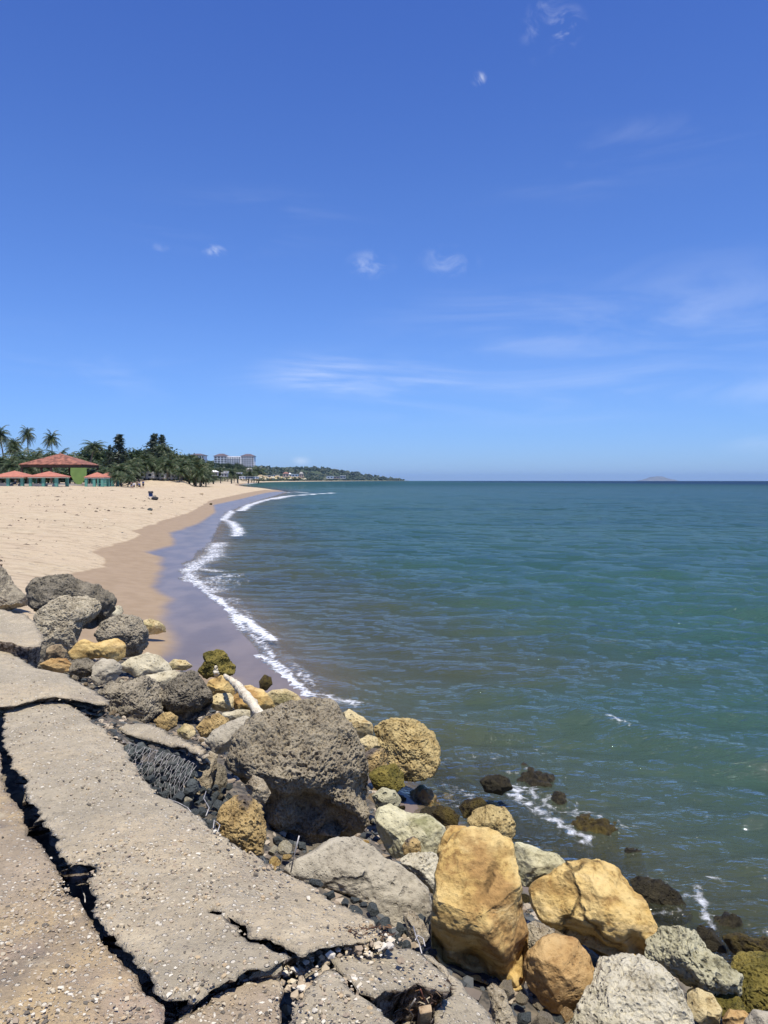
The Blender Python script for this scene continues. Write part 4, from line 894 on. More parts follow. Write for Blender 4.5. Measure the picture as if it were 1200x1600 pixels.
region([(180, 1060), (330, 1110), (400, 1140), (330, 1200), (230, 1140), (165, 1110)], 26, ['brown', 'pale', 'yelpit', 'grey', 'conglo'], 5, 12, (.0, .12), 'small_stone', 'small stone wedged between the boulders above the gabion', 'small stones above the gabion', 9, .8)
region([(560, 1170), (640, 1260), (700, 1300), (640, 1350), (580, 1300)], 22, ['pale', 'yelpit', 'brown', 'algae'], 7, 14, (.0, .08), 'small_stone', 'small stone wedged beside the greenish cream boulder', 'small stones beside the greenish cream boulder', 10, .8)
region([(680, 1300), (830, 1330), (1010, 1450), (1100, 1560), (1190, 1600), (900, 1600), (840, 1480)], 46, ['brown', 'yelpit', 'conglo', 'orange', 'algae', 'basalt'], 9, 18, (-.02, .05), 'small_stone', 'small stone in the gaps among the yellow boulders', 'small stones among the yellow boulders', 11, .9)
region([(640, 1300), (700, 1300), (760, 1560), (1000, 1600), (1120, 1560), (1010, 1500), (900, 1600), (690, 1340)], 16, ['yelpit', 'brown', 'conglo', 'yelpale' if 0 else 'pale', 'orange'], 15, 26, (-.04, .03), 'rubble_rock', 'tan rubble rock packed between the big yellow boulders', 'tan rubble rocks between the big boulders', 31, 1.0, 'rock')
region([(150, 1040), (330, 1060), (470, 1100), (600, 1180), (560, 1200), (340, 1120), (160, 1100)], 22, ['yelpit', 'brown', 'pale', 'conglo', 'grey'], 10, 17, (-.03, .08), 'rubble_rock', 'rubble rock packed behind the grey boulders and the giant boulder', 'rubble rocks behind the giant boulder', 32, 1.0, 'rock')
region([(600, 1240), (720, 1240), (900, 1340), (1010, 1380), (1200, 1500), (1180, 1540), (1000, 1450), (850, 1350), (700, 1300)], 46, ['algae', 'algae', 'yelpit', 'brown'], 9, 20, (-.03, .03), 'drowned_stone', 'algae-brown stone lying under the shallow water between the boulders and the foam', 'stones under the shallow water', 12, .8)
region([(380, 1075), (480, 1095), (540, 1115), (560, 1160), (500, 1100), (400, 1120)], 12, ['yelpit', 'algae', 'brown'], 6, 11, (.0, .05), 'small_stone', 'small stone at the water edge behind the giant boulder', 'small stones behind the giant boulder', 13, .8)
place('orange', 884, 1584, 13, .16, 'orange_stone', 'small bright orange stone with a pale face under the round orange rock', None)
place('pale', 291, 1249, 8, .24, 'cream_stone', 'single cream stone lying on the dark basalt rubble beside the long slab', None)
place('yellow', 433, 1346, 14, .12, 'yellow_stone', 'yellow stone in front of the small grey stones at the foot of the giant boulder', None)
place('basalt', 491, 1379, 14, .2, 'basalt_stone', 'lone dark basalt stone on the left end of the broad pale grey boulder', None)
for v_ in protos.values():
    for o in v_: bpy.data.objects.remove(o)
# gravel and grit: too many to count
def grit(name, label, pts, rlo, rhi, m, seed, cat=None):
    n_, Fc = ico(1); rs = np.random.RandomState(seed); k = len(pts)
    s_ = rlo + (rhi - rlo) * rs.rand(k) ** 2.2
    base = n_[None] * (1 + .28 * rs.normal(size=(k, len(n_), 1))) * rs.uniform(.6, 1.2, (k, 1, 3)) * s_[:, None, None]
    base[..., 2] *= .7
    V = (base + np.array(pts)[:, None, :]).reshape(-1, 3); Fa = (Fc[None] + (np.arange(k) * len(n_))[:, None, None]).reshape(-1, 3)
    c = V.mean(0); o = mesh_np(name, V - c, Fa, m, loc=tuple(c), smooth=False); tag(o, kind='stuff'); return o
def gmat(name, cols):
    m, nt_, b, o_ = mat(name); n = NT(nt_); ge = n.n('NewGeometry'); cr_ = n.n('ValToRGB'); cr_.color_ramp.interpolation = 'CONSTANT'
    e = cr_.color_ramp.elements; e[0].color = (*cols[0], 1); e[1].position = .999; e[1].color = (*cols[-1], 1)
    for i, c_ in enumerate(cols[1:], 1): x = e.new(i / len(cols)); x.color = (*c_, 1)
    n.l(ge.outputs['Random Per Island'], cr_.inputs[0]); n.l(n.mix(n.rng(n.noise(n.obj(False), 60, 3), .3, .7), cr_.outputs[0], (.2, .17, .13)), b.inputs['Base Color'])
    n.nt.links.remove(b.inputs['Base Color'].links[0]); n.l(cr_.outputs[0], b.inputs['Base Color'])
    b.inputs['Roughness'].default_value = .95; return m
GM = gmat('mixed_grit', [(.40, .33, .22), (.30, .24, .16), (.52, .44, .30), (.44, .33, .19), (.62, .56, .43), (.13, .11, .08), (.38, .30, .20), (.33, .26, .18)])
GB = gmat('mixed_gravel', [(.055, .062, .06), (.10, .105, .10), (.28, .22, .15), (.045, .05, .05), (.16, .13, .10), (.42, .35, .25), (.07, .075, .07)])
rs = np.random.RandomState(3); pts = []
for poly, cnt, dz in ((SL_B, 4200, .0), ([(0, 1230), (80, 1340), (160, 1470), (250, 1600), (0, 1600)], 2100, -.015), ([(0, 1020), (170, 1092), (0, 1100)], 160, .055), ([(460, 1560), (520, 1512), (600, 1600), (450, 1600)], 300, -.05), ([(520, 1500), (650, 1485), (700, 1535), (560, 1540)], 160, -.06), ([(280, 1600), (350, 1545), (435, 1530), (435, 1600)], 300, -.05)):
    pa = np.array(poly, float); Q = np.c_[rs.uniform(pa[:, 0].min(), pa[:, 0].max(), cnt * 3), rs.uniform(pa[:, 1].min(), pa[:, 1].max(), cnt * 3)]
    Q = Q[inside(Q, pa)]
    for x_, y_ in Q[:cnt]:
        p = at(x_, y_, 1.58 + dz); g_ = float(noise3(np.array([[p[0] * 1.6, p[1] * 1.6, 0]]), 5)[0])
        if rs.rand() > .45 + g_: continue
        p = at(x_, y_, float(slab_z([p[0]], [p[1]])[0]) + dz); pts.append((p[0], p[1], p[2] + .001))
grit('loose_grit', None, pts, .0018, .0095, GM, 5)
V2g = np.c_[rs.uniform(-7, 3.6, 42000), rs.uniform(2.0, 15, 42000)]
zg, sdg, rvg = terrain(V2g, True)
kk = (rvg > .5) & (zg > -.15) & ~inside(V2g, SLABP)
kk |= (rvg > .5) & (seg_dist(V2g, SLABE) < .5) & (zg > -.1)
kk &= rs.rand(len(V2g)) < np.clip(6.5 / np.hypot(*V2g.T), .35, 1)
grit('bank_gravel', None, np.c_[V2g, zg + .004][kk], .008, .045, GB, 6)
# ------------------------------------------------------------ drift: weed, wood, wire
def seam(pts_px, z_, n_, wd, seed, lenr, rr__, name, m, dzr=(0, .03)):
    rg = random.Random(seed); P3 = [Vector(at(a, b_, z_)) for a, b_ in pts_px]; mb = MB()
    for i in range(n_):
        k = rg.random() * (len(P3) - 1); j = int(k); p = P3[j].lerp(P3[min(j + 1, len(P3) - 1)], k - j)
        w_ = wd[j] if isinstance(wd, (list, tuple)) else wd
        p = p + Vector((rg.gauss(0, w_), rg.gauss(0, w_ * 1.1), rg.uniform(*dzr))); L_ = rg.uniform(*lenr); a = rg.uniform(0, 6.3); a2 = a + rg.uniform(-1.2, 1.2)
        q = p + Vector((math.cos(a), math.sin(a), rg.uniform(-.3, .4))) * L_ * .5; r2 = q + Vector((math.cos(a2), math.sin(a2), rg.uniform(-.5, .3))) * L_ * .5
        mb.tube([p, q, r2], [rg.uniform(*rr__), rg.uniform(*rr__) * 1.3, .0008], 4)
    o = mb.build(name, m); tag(o, kind='stuff'); return o
M['weed_dry'] = gmat('dried_seaweed_brown', [(.09, .04, .02), (.045, .022, .014), (.16, .085, .04), (.03, .018, .012), (.24, .16, .09), (.07, .035, .02), (.40, .33, .22)])
SEAM = [(318, 1548), (350, 1534), (385, 1522), (420, 1508), (450, 1497), (485, 1486), (520, 1478), (560, 1474), (605, 1468)]
seam(SEAM, 1.50, 900, [.01, .022, .032, .036, .032, .022, .015, .012], 1, (.012, .045), (.0011, .0032), 'dried_seaweed', M['weed_dry'], (-.03, .055))
seam([(640, 1535), (690, 1540), (655, 1560)], 1.42, 120, .02, 3, (.012, .05), (.001, .0025), 'dried_twigs', M['weed_dry'], (-.04, .03))
P3 = [Vector(at(a, b_, 1.53)) for a, b_ in SEAM]
rg = random.Random(8); pp = []
for i in range(420):
    k = rg.random() ** .8 * (len(P3) - 1); j = int(k); p = P3[j].lerp(P3[min(j + 1, len(P3) - 1)], k - j); pp.append((p.x + rg.gauss(0, .035), p.y + rg.gauss(-.012, .035), 1.525 + rg.uniform(-.03, .015)))
for i in range(160):
    a = at(rg.gauss(505, 35), rg.gauss(1537, 11), 1.535); pp.append((a[0], a[1], 1.532))
GC = gmat('crumbled_cream_concrete', [(.56, .48, .34), (.62, .56, .45), (.42, .33, .21), (.50, .40, .25), (.30, .23, .15)])
grit('crumbled_concrete', None, pp, .004, .019, GC, 9)
def lit(name, label, px_pts, z0_, z1_, rad, m, cat, n_=7, seed=0, jit=0.0):
    rg = random.Random(seed); k = len(px_pts); pts_ = [Vector(at(a, b_, z0_ + (z1_ - z0_) * i / (k - 1))) + Vector((rg.gauss(0, jit), rg.gauss(0, jit), rg.gauss(0, jit))) for i, (a, b_) in enumerate(px_pts)]
    c = sum(pts_, Vector()) / k; mb = MB().tube([p - c for p in pts_], rad, n_); o = mb.build(name, m, loc=tuple(c), smooth=n_ > 5); tag(o, label, cat); return o
M['drift'] = stone('bleached_driftwood', (.26, .21, .16), (.60, .53, .43), (.74, .68, .58), 12, .3, 30, .012)
def log(name, label, pts_, rad, m, cat, seed):
    c = sum(pts_, Vector()) / len(pts_); fine_ = []
    for i in range(len(pts_) - 1):
        for j in range(6): fine_.append((pts_[i].lerp(pts_[i + 1], j / 6), rad[i] + (rad[i + 1] - rad[i]) * j / 6))
    fine_.append((pts_[-1], rad[-1])); rg = random.Random(seed)
    mb = MB().tube([p - c + Vector((rg.gauss(0, .006), rg.gauss(0, .006), rg.gauss(0, .006))) for p, r_ in fine_], [r_ * rg.uniform(.9, 1.1) for p, r_ in fine_], 12)
    o = mb.build(name, m, loc=tuple(c), smooth=True); tag(o, label, cat); return o
log('driftwood', 'bleached bent driftwood branch lying over the yellow rocks behind the giant boulder', [atD(350, 1055, 8.3), atD(360, 1061, 8.15), atD(373, 1072, 8.0), atD(386, 1088, 7.8), atD(399, 1105, 7.6), atD(411, 1121, 7.4)], [.02, .03, .045, .052, .048, .045], M['drift'], 'driftwood', 2)
log('driftwood', 'short white driftwood stub standing up behind the bright yellow round rock', [atD(338, 1055, 9.0), atD(338, 1049, 9.0), atD(337, 1042, 9.02)], [.03, .032, .018], M['drift'], 'driftwood', 3)
M['wood'] = stone('weathered_board', (.17, .11, .06), (.38, .27, .17), (.50, .38, .25), 12, .2, 30, .006)
p = Vector(at(662, 1600, 1.36)); mb = MB().box((0, 0, .0), (.042, .024, .30)); wk = mb.build('wooden_stake', M['wood'], loc=tuple(p)); wk.rotation_euler = (R(38), R(-6), R(8))
bv = wk.modifiers.new('b', 'BEVEL'); bv.width = .004; bv.segments = 2
tag(wk, 'weathered square wooden stake sticking out of the hole at the bottom edge', 'stake')
lit('rusty_rod', 'thin rusty rod beside the wooden stake', [(664, 1564), (660, 1555), (657, 1546)], 1.42, 1.5, .003, plain('rust', (.17, .06, .035), .9), 'rod', 6)
W_ = M['wire']
wires = [([(645, 1446), (649, 1460), (655, 1474), (659, 1490)], 1.46, 1.44, 'white wire end standing up in the rubble left of the tall yellow block'),
         ([(648, 1470), (653, 1461), (662, 1466), (664, 1478)], 1.47, 1.45, 'looped wire at the foot of the tall yellow block'),
         ([(466, 1306), (461, 1330), (457, 1350), (455, 1362)], 1.42, 1.2, 'pale dry stick standing between the porous rock and the giant boulder'),
         ([(262, 1248), (278, 1254), (292, 1262), (300, 1272)], 1.46, 1.42, 'pale wire lying along the edge of the long slab by the rubble'),
         ([(322, 1236), (318, 1248), (326, 1262), (322, 1275)], 1.42, 1.38, 'pale wire curling over the dark rubble under the upright shard'),
         ([(334, 1294), (336, 1280), (343, 1290), (338, 1305)], 1.4, 1.36, 'kinked wire at the lower end of the basalt rubble'),
         ([(640, 1600), (646, 1588), (640, 1576), (648, 1562)], 1.3, 1.44, 'bent wire in the hole left of the wooden stake'),
         ([(672, 1600), (680, 1588), (690, 1590), (694, 1580)], 1.34, 1.40, 'bent wire just right of the wooden stake'),
         ([(118, 1374), (126, 1388), (132, 1400), (134, 1410)], 1.46, 1.44, 'pale stick in the gap in the middle of the long crack')]
for i, (a, z0_, z1_, lb) in enumerate(wires):
    lit('dry_stick' if 'stick' in lb else 'loose_wire', lb, a, z0_, z1_, .0026 if i != 2 else .004, W_, 'stick' if 'stick' in lb else 'wire', 6, i, .002)
# ------------------------------------------------------------ trees
def leafmat(name, a, b_, c_):
    m, nt_, b, o_ = mat(name); n = NT(nt_); ge = n.n('NewGeometry'); r_ = ge.outputs['Random Per Island']
    c = n.mix(n.rng(r_, 0, 1, 0, 1, False), a, b_); c = n.mix(n.m('GREATER_THAN', r_, .86), c, c_)
    n.l(n.mix(n.rng(n.noise(n.obj(), .45, 3), .35, .65, .0, .5), c, a), b.inputs['Base Color']); b.inputs['Roughness'].default_value = .55
    tr = n.n('BsdfTranslucent'); n.l(c, tr.inputs[0]); mx_ = n.n('MixShader'); mx_.inputs[0].default_value = .22; n.l(b.outputs[0], mx_.inputs[1]); n.l(tr.outputs[0], mx_.inputs[2]); n.l(mx_.outputs[0], o_.inputs[0])
    return m
M['frond'] = leafmat('palm_frond', (.035, .06, .018), (.075, .105, .032), (.17, .16, .07))
M['leaf'] = leafmat('broad_leaf', (.03, .055, .018), (.065, .098, .03), (.10, .125, .04))
M['needle'] = leafmat('casuarina_needle', (.022, .038, .02), (.045, .065, .034), (.06, .08, .04))
M['bark'] = plain('palm_bark', (.20, .17, .13), .9, .25, 4); M['bark2'] = plain('tree_bark', (.11, .09, .07), .9, .25, 4)
def fix_labels(r_, label, cat, group):
    tag(r_, label, cat, group); return r_
def palm_proto(seed, nfr=22, fl=3.3, hgt=10.0, lean=.8):
    rg = random.Random(seed); r_ = empty('palm_tree', (0, 0, 0))
    k = 7; pts_ = [Vector((lean * (i / k) ** 1.6, 0, hgt * i / k)) for i in range(k + 1)]
    MB().tube(pts_, [.24 - .12 * i / k for i in range(k + 1)], 7).build('trunk', M['bark'], r_, smooth=True)
    mb = MB(); top = pts_[-1]
    for f in range(nfr):
        az = f * 2.399 + rg.uniform(-.3, .3); el = R(82) - (f / nfr) ** .8 * R(120) + rg.uniform(-.12, .12); L_ = fl * rg.uniform(.85, 1.12)
        seg = 8; p = top.copy(); pts2 = [p.copy()]; e_ = el
        for i in range(seg):
            p = p + Vector((math.cos(az) * math.cos(e_), math.sin(az) * math.cos(e_), math.sin(e_))) * L_ / seg; e_ -= R(9 + 5 * i / seg) * (1.15 if el > 0 else .5); pts2.append(p.copy())
        sidev = Vector((-math.sin(az), math.cos(az), 0))
        for i in range(seg):
            a, b_ = pts2[i], pts2[i + 1]; t_ = (b_ - a)
            for h_ in (0, .5):
                q = a.lerp(b_, h_); w_ = fl * .30 * math.sin(math.pi * min(1, (i + h_ + 1.2) / (seg + 1.0)) ** .8) * rg.uniform(.8, 1.15)
                for sgn in (-1, 1):
                    tip = q + sidev * sgn * w_ * .82 + t_ * .9 + Vector((0, 0, -w_ * rg.uniform(.3, .7)))
                    mb.add([q, q + t_ * .42, tip], [(0, 1, 2)])
        mb.tube(pts2[::2], [.05, .035, .025, .015, .008], 3)
    mb.build('crown', M['frond'], r_); return r_
def broad_proto(seed, hgt=9, rad=4.2, leaf=.42, cnt=1500, mat_='leaf', conical=False):
    rg = random.Random(seed); rs = np.random.RandomState(seed); r_ = empty('tree', (0, 0, 0)); mb = MB()
    mb.tube([(0, 0, 0), (.15, .1, hgt * .35), (0, 0, hgt * (.9 if conical else .6))], [.28, .2, .06], 7)
    lobes_ = []
    if conical:
        for i in range(26):
            t_ = i / 26; z_ = hgt * (.18 + .8 * t_); a = i * 2.4 + rg.uniform(-.4, .4); rr2 = rad * (1 - t_) ** .85 * rg.uniform(.3, 1.2); c_ = Vector((math.cos(a) * rr2 * .55, math.sin(a) * rr2 * .55, z_ + rr2 * .35))
            mb.tube([(0, 0, z_ - .3), tuple(c_)], [.06, .02], 4); lobes_.append((c_, (rr2 * .5 + .25, rr2 * .5 + .25, .35 + .3 * rr2)))
    else:
        for i in range(13):
            a = i * 2.4; q = rg.uniform(.1, 1) ** .5; c_ = Vector((math.cos(a) * rad * .62 * q, math.sin(a) * rad * .62 * q, hgt * rg.uniform(.42, .84)))
            mb.tube([(0, 0, hgt * .33), tuple(c_)], [.12, .04], 5); s_ = rad * rg.uniform(.30, .5); lobes_.append((c_, (s_, s_, s_ * .72)))
    mb.build('trunk', M['bark2'], r_, smooth=True)
    per = cnt // len(lobes_); V = []
    for c_, s_ in lobes_:
        d = rs.normal(size=(per, 3)); d /= np.linalg.norm(d, axis=1)[:, None]; p = np.array(c_[:]) + d * s_ * (rs.uniform(.25, 1, (per, 1)) ** .4) * (1 + .25 * rs.normal(size=(per, 1)))
        e1 = rs.normal(size=(per, 3)); e1 /= np.linalg.norm(e1, axis=1)[:, None]; e2 = np.cross(e1, d + .3 * rs.normal(size=(per, 3))); e2 /= np.linalg.norm(e2, axis=1)[:, None] + 1e-6
        l_ = leaf * rs.uniform(.5, 1.25, (per, 1)); V.append(np.stack([p - e1 * l_, p + e2 * l_ * (.3 if conical else .6), p + e1 * l_, p - e2 * l_ * (.3 if conical else .6)], 1))
    V = np.concatenate(V).reshape(-1, 3); Fa = np.arange(len(V)).reshape(-1, 4)
    mesh_np('crown', V, Fa, M[mat_], r_, smooth=False); return r_
PALM = [palm_proto(i, 36 + i, 3.2 + .2 * (i % 2), 10, .4 + .5 * i) for i in range(4)]
LOWP = [palm_proto(10 + i, 32, 4.0, 4.0, .3 * i) for i in range(3)]
BROAD = [broad_proto(20 + i, 9, 4.6, .40, 2300) for i in range(3)]
CASU = [broad_proto(30 + i, 14, 3.0, .42, 1500, 'needle', True) for i in range(2)]
def tz(x, y): return float(terrain([[x, y]])[0])
def zmax(o):
    return max(v.co.z for ch in o.children for v in ch.data.vertices)
def plant(proto, h0, px, top, D, label, group=None, ws=1.0, cat='palm tree', name='palm_tree'):
    x = (px - CX) * D / F; z0_ = tz(x, D); zt = EYE + (HZ - top) * D / F; k = (zt - z0_) / ZM[proto]
    o = copy_tree(proto); o.name = name; o.location = (x, D, z0_ - .05); k2 = k * ws; o.scale = (k2, k2, k); o.rotation_euler = (0, 0, (px * 1.7) % 6.28)
    tag(o, label, cat, group)
    return o
ZM = {o: zmax(o) for o in PALM + LOWP + BROAD + CASU}
TP = [(10, 664, 240, 3, 'tallest palm on the left, bushy crown at the picture edge'), (46, 664, 262, 0, 'slender tall palm, middle of the three standing against the sky'), (84, 671, 262, 1, 'slender tall palm standing above the big red pavilion roof'),
      (15, 682, 232, 2, 'palm just below the tallest palm at the left edge'), (28, 690, 225, 1, 'palm with drooping crown right of the leftmost pair')]
for px, top, D, k, lb in TP:
    h_ = (EYE + (HZ - top) * D / F); plant(PALM[k], 12.4, px, top, D, lb, 'tall palms against the sky', ws=10.5 / h_ * (1.6 if k == 3 else 1.35))
for px, top, D, k in [(2, 706, 205, 0), (38, 697, 210, 1), (55, 704, 200, 2), (64, 698, 215, 3), (24, 712, 195, 2), (44, 715, 185, 0), (76, 712, 200, 1), (92, 700, 215, 2), (104, 704, 220, 3)]:
    plant(LOWP[k % 3], 8.0, px, top, D, 'palm in the dark grove behind the pavilions', 'palms behind the pavilions', 1.1)
plant(PALM[2], 12.4, 137, 687, 215, 'big palm with yellowish crown right of the red pavilion roof', None, 1.35)
plant(PALM[3], 12.4, 264, 691, 215, 'palm standing just right of the twin casuarina tops', None, 1.15)
for px, top, D, k in [(190, 722, 172, 0), (203, 714, 185, 1), (210, 722, 205, 2), (228, 710, 192, 0), (240, 713, 195, 1), (250, 706, 200, 2), (262, 712, 190, 0), (272, 709, 200, 1), (284, 713, 198, 2), (296, 711, 205, 0), (306, 716, 205, 1), (313, 726, 198, 2), (182, 734, 165, 1), (200, 738, 160, 2), (322, 734, 205, 0), (233, 720, 210, 1), (256, 720, 208, 2), (276, 720, 214, 0), (172, 726, 176, 2), (217, 722, 206, 0), (262, 720, 212, 2), (281, 726, 186, 1), (247, 718, 212, 1)]:
    plant(LOWP[k], 8.0, px, top, D, 'bushy palm in the row along the back of the beach', 'palms along the back of the beach', 1.15)
CL = ['feathery casuarina with a thin pointed top left of the twin tops', 'small thin casuarina at the left of the feathery one', 'left of the twin casuarina tops', 'right of the twin casuarina tops']
for (px, top, D, k, ws), lb in zip([(187, 677, 225, 0, 1.7), (172, 694, 220, 1, 1.0), (242, 676, 225, 1, 1.9), (254, 678, 228, 0, 1.35)], CL):
    plant(CASU[k], 14.2, px, top, D, lb if 'casuarina' in lb else lb, 'casuarinas above the palm row', ws, 'tree', 'casuarina_tree')
for px, top, D, k in [(12, 716, 250, 0), (30, 718, 255, 1), (60, 716, 250, 2), (85, 712, 255, 0), (118, 706, 250, 1), (152, 697, 240, 2), (160, 706, 235, 0), (140, 715, 225, 1), (178, 712, 235, 2), (198, 703, 245, 0), (215, 702, 250, 1), (228, 697, 250, 2), (248, 698, 250, 0), (270, 706, 260, 1), (288, 707, 290, 2), (305, 712, 320, 0), (318, 722, 330, 1), (334, 728, 380, 2), (-20, 712, 250, 2), (-45, 714, 240, 1)]:
    plant(BROAD[k], 9.2, px, top, D, 'dark leafy tree in the wood behind the palms', 'leafy trees behind the palms', 1.25, 'tree', 'leafy_tree')
for px, top, D, k in [(5, 736, 190, 0), (40, 733, 190, 1), (70, 731, 196, 2), (22, 736, 186, 2), (58, 738, 188, 0), (88, 732, 194, 1), (108, 730, 194, 0), (125, 728, 194, 1), (148, 728, 190, 2), (165, 730, 188, 0), (188, 738, 184, 1), (212, 741, 188, 2), (235, 733, 215, 0), (262, 732, 215, 1), (285, 733, 218, 2), (304, 736, 222, 0), (315, 742, 215, 2)]:
    plant(BROAD[k], 9.2, px, top, D, 'low dark bush filling the shade under the palms', 'bushes under the palms', 2.6, 'bush', 'bush')
for i, (px, top, D) in enumerate([(362, 729, 560), (372, 731, 620), (388, 730, 700), (404, 727, 800), (345, 733, 500), (333, 736, 420)]):
    plant(LOWP[i % 3], 8.0, px, top, D, 'small distant palm on the far shore', 'distant palms on the far shore', 1.1)
rg = random.Random(77)
for i, px in enumerate(range(325, 404, 4)):
    D_ = 985 - 12 * (i % 3); plant(BROAD[i % 3], 9.2, px, (723.5 if px < 378 else 727.5) + rg.uniform(-1.6, 1.6), D_, 'tall tree in the dense row hiding the foot of the long apartment block', 'trees below the long apartment block', .62, 'tree', 'leafy_tree')
for i, px in enumerate(range(326, 372, 5)):
    plant(BROAD[i % 3], 9.2, px, 731 + rg.uniform(-1.5, 1.5), 690 + 10 * (i % 2), 'tree in the lower row between the beach houses and the apartment block', 'trees above the far beach houses', .8, 'tree', 'leafy_tree')
for i, px in enumerate(range(292, 330, 5)):
    plant(BROAD[i % 3], 9.2, px, 720.5 + rg.uniform(-1, 2), 640, 'tree hiding the foot of the left apartment block', 'trees below the left apartment block', .8, 'tree', 'leafy_tree')
for o in PALM + LOWP + BROAD + CASU:
    for ch in list(o.children): bpy.data.objects.remove(ch)
    bpy.data.objects.remove(o)
# the wooded far slopes
rs = np.random.RandomState(11); cnt = 26000
Dd = np.exp(rs.uniform(math.log(330), math.log(5200), cnt)); pxs = rs.uniform(-150, 660, cnt)
Pw = np.c_[(pxs - CX) * Dd / F, Dd]; zt_, sdt, _ = terrain(Pw, True)
k = (sdt > np.where(Dd < 600, 45, 30)) & ((Dd > 480) | (pxs < 345)) & (rs.rand(cnt) < .62); Pw, zt_, Dd = Pw[k], zt_[k], Dd[k]
n_, Fc = ico(2); nv_ = len(n_); kk_ = len(Pw); s_ = np.interp(Dd, [330, 1000, 5000], [1.8, 3.4, 9]) * rs.uniform(.7, 1.5, kk_)
base = n_[None] * (1 + .30 * rs.normal(size=(kk_, nv_, 1))) * s_[:, None, None] * np.array([1, 1, .75]); ctr = np.c_[Pw, zt_ + s_ * .45]
V = (base + ctr[:, None, :]).reshape(-1, 3); Fa = (Fc[None] + (np.arange(kk_) * nv_)[:, None, None]).reshape(-1, 3)
M['wood_far'] = leafmat('far_canopy', (.022, .042, .016), (.06, .082, .028), (.10, .11, .045))
wd = mesh_np('far_wood', V, Fa, M['wood_far'], smooth=False); tag(wd, kind='stuff')

# ------------------------------------------------------------ pavilions
M['roof_s'] = plain('salmon_roof', (.42, .155, .095), .8, .12, 1.2); M['roof_b'] = plain('weathered_red_roof', (.24, .095, .058), .85, .5, 1.1)
M['teal'] = plain('teal_paint', (.10, .30, .24), .7, .12, 3); M['whitep'] = plain('white_paint', (.72, .71, .67), .7, .06, 2); M['darkw'] = plain('dark_timber', (.07, .04, .03), .8, .2, 3)
M['greenp'] = plain('green_paint', (.155, .25, .06), .75, .12, .8); M['conc'] = plain('grey_concrete', (.36, .34, .30), .9, .15, 1); M['black'] = plain('black_cloth', (.02, .02, .022), .7, .2, 5)
def hip(mb, cx, cy, z0_, w_, d_, h_, ov=0.0, mi=0, th=.12, ridge=0.0):
    a, b_ = w_ / 2 + ov, d_ / 2 + ov; t = z0_ + th
    mb.add([(cx - a, cy - b_, z0_), (cx + a, cy - b_, z0_), (cx + a, cy + b_, z0_), (cx - a, cy + b_, z0_), (cx - a, cy - b_, t), (cx + a, cy - b_, t), (cx + a, cy + b_, t), (cx - a, cy + b_, t), (cx - ridge / 2, cy, z0_ + h_), (cx + ridge / 2, cy, z0_ + h_)],
           [(0, 3, 2, 1), (0, 1, 5, 4), (1, 2, 6, 5), (2, 3, 7, 6), (3, 0, 4, 7), (4, 5, 9, 8), (6, 7, 8, 9), (5, 6, 9), (7, 4, 8)], mi)
def pavilion(px0, px1, apex, eave, D, label):
    w_ = (px1 - px0) * D / F; x = ((px0 + px1) / 2 - CX) * D / F; z0_ = tz(x, D); ze = EYE + (HZ - eave) * D / F - z0_; za = EYE + (HZ - apex) * D / F - z0_
    r_ = empty('picnic_pavilion', (x, D, z0_ - .1)); tag(r_, label, 'pavilion', 'small salmon-roofed picnic pavilions')
    rot = 0.0; m_ = MB(); hip(m_, 0, 0, ze, w_, w_, za - ze, mi=0); m_.build('roof', M['roof_s'], r_)
    MB().box((0, 0, ze - .10), (w_ * .93, w_ * .93, .16)).build('eave_beam', M['whitep'], r_)
    MB().box((0, 0, .12), (w_ * .88, w_ * .88, .12)).build('floor_slab', M['conc'], r_)
    for sx in (-1, 0, 1):
        for sy in (-1, 1):
            MB().box((sx * w_ * .40, sy * w_ * .40, ze / 2), (.52, .52, ze - .3)).build('column', M['teal'], r_)
    MB().box((-w_ * .2, -w_ * .40, .45), (w_ * .3, .16, .6)).build('parapet', M['conc'], r_)
    for sx in (-.6, .9):
        t = MB(); t.box((sx, .2, .78), (1.3, .8, .07)).box((sx, .2, .4), (.3, .3, .7)).box((sx, -.5, .45), (1.3, .28, .06)).box((sx, -.5, .24), (.2, .2, .38)); t.build('picnic_table', M['whitep'], r_)
    return r_
pavilion(-3, 51, 734.6, 745, 150, 'small picnic pavilion with salmon roof and teal columns at the left edge')
pavilion(52.5, 102, 735.6, 744.6, 150, 'small picnic pavilion with salmon roof in front of the big red-roofed one')
pavilion(137, 168, 737, 745.4, 158, 'small picnic pavilion right of the green wall, left one of the touching pair')
pavilion(156, 183, 737.2, 745.2, 172, 'small picnic pavilion right of the green wall, right one of the touching pair')
D = 178; x = (95.5 - CX) * D / F; z0_ = tz(x, D); w_ = 95 * D / F; ze = EYE + (HZ - 727) * D / F - z0_; za = EYE + (HZ - 708.5) * D / F - z0_
r_ = empty('large_pavilion', (x, D, z0_)); tag(r_, 'large open pavilion with weathered red hipped roof on dark posts', 'pavilion')
m_ = MB(); hip(m_, 0, 0, ze, w_, w_ * .8, za - ze, th=.15); m_.build('roof', M['roof_b'], r_)
MB().box((0, 0, ze - .25), (w_ * .97, w_ * .77, .46)).build('eave_beam', M['darkw'], r_)
MB().box((0, 0, za - ze + ze + .1), (.25, .25, .5)).build('finial', M['conc'], r_)
for sx in (-.47, 0, .47):
    for sy in (-.36, .36): MB().box((sx * w_, sy * w_, (ze - .4) / 2), (.34, .34, ze - .4)).build('post', M['darkw'], r_)
MB().box((0, 0, .2), (w_ * .98, w_ * .78, .5)).build('stage_floor', M['conc'], r_)
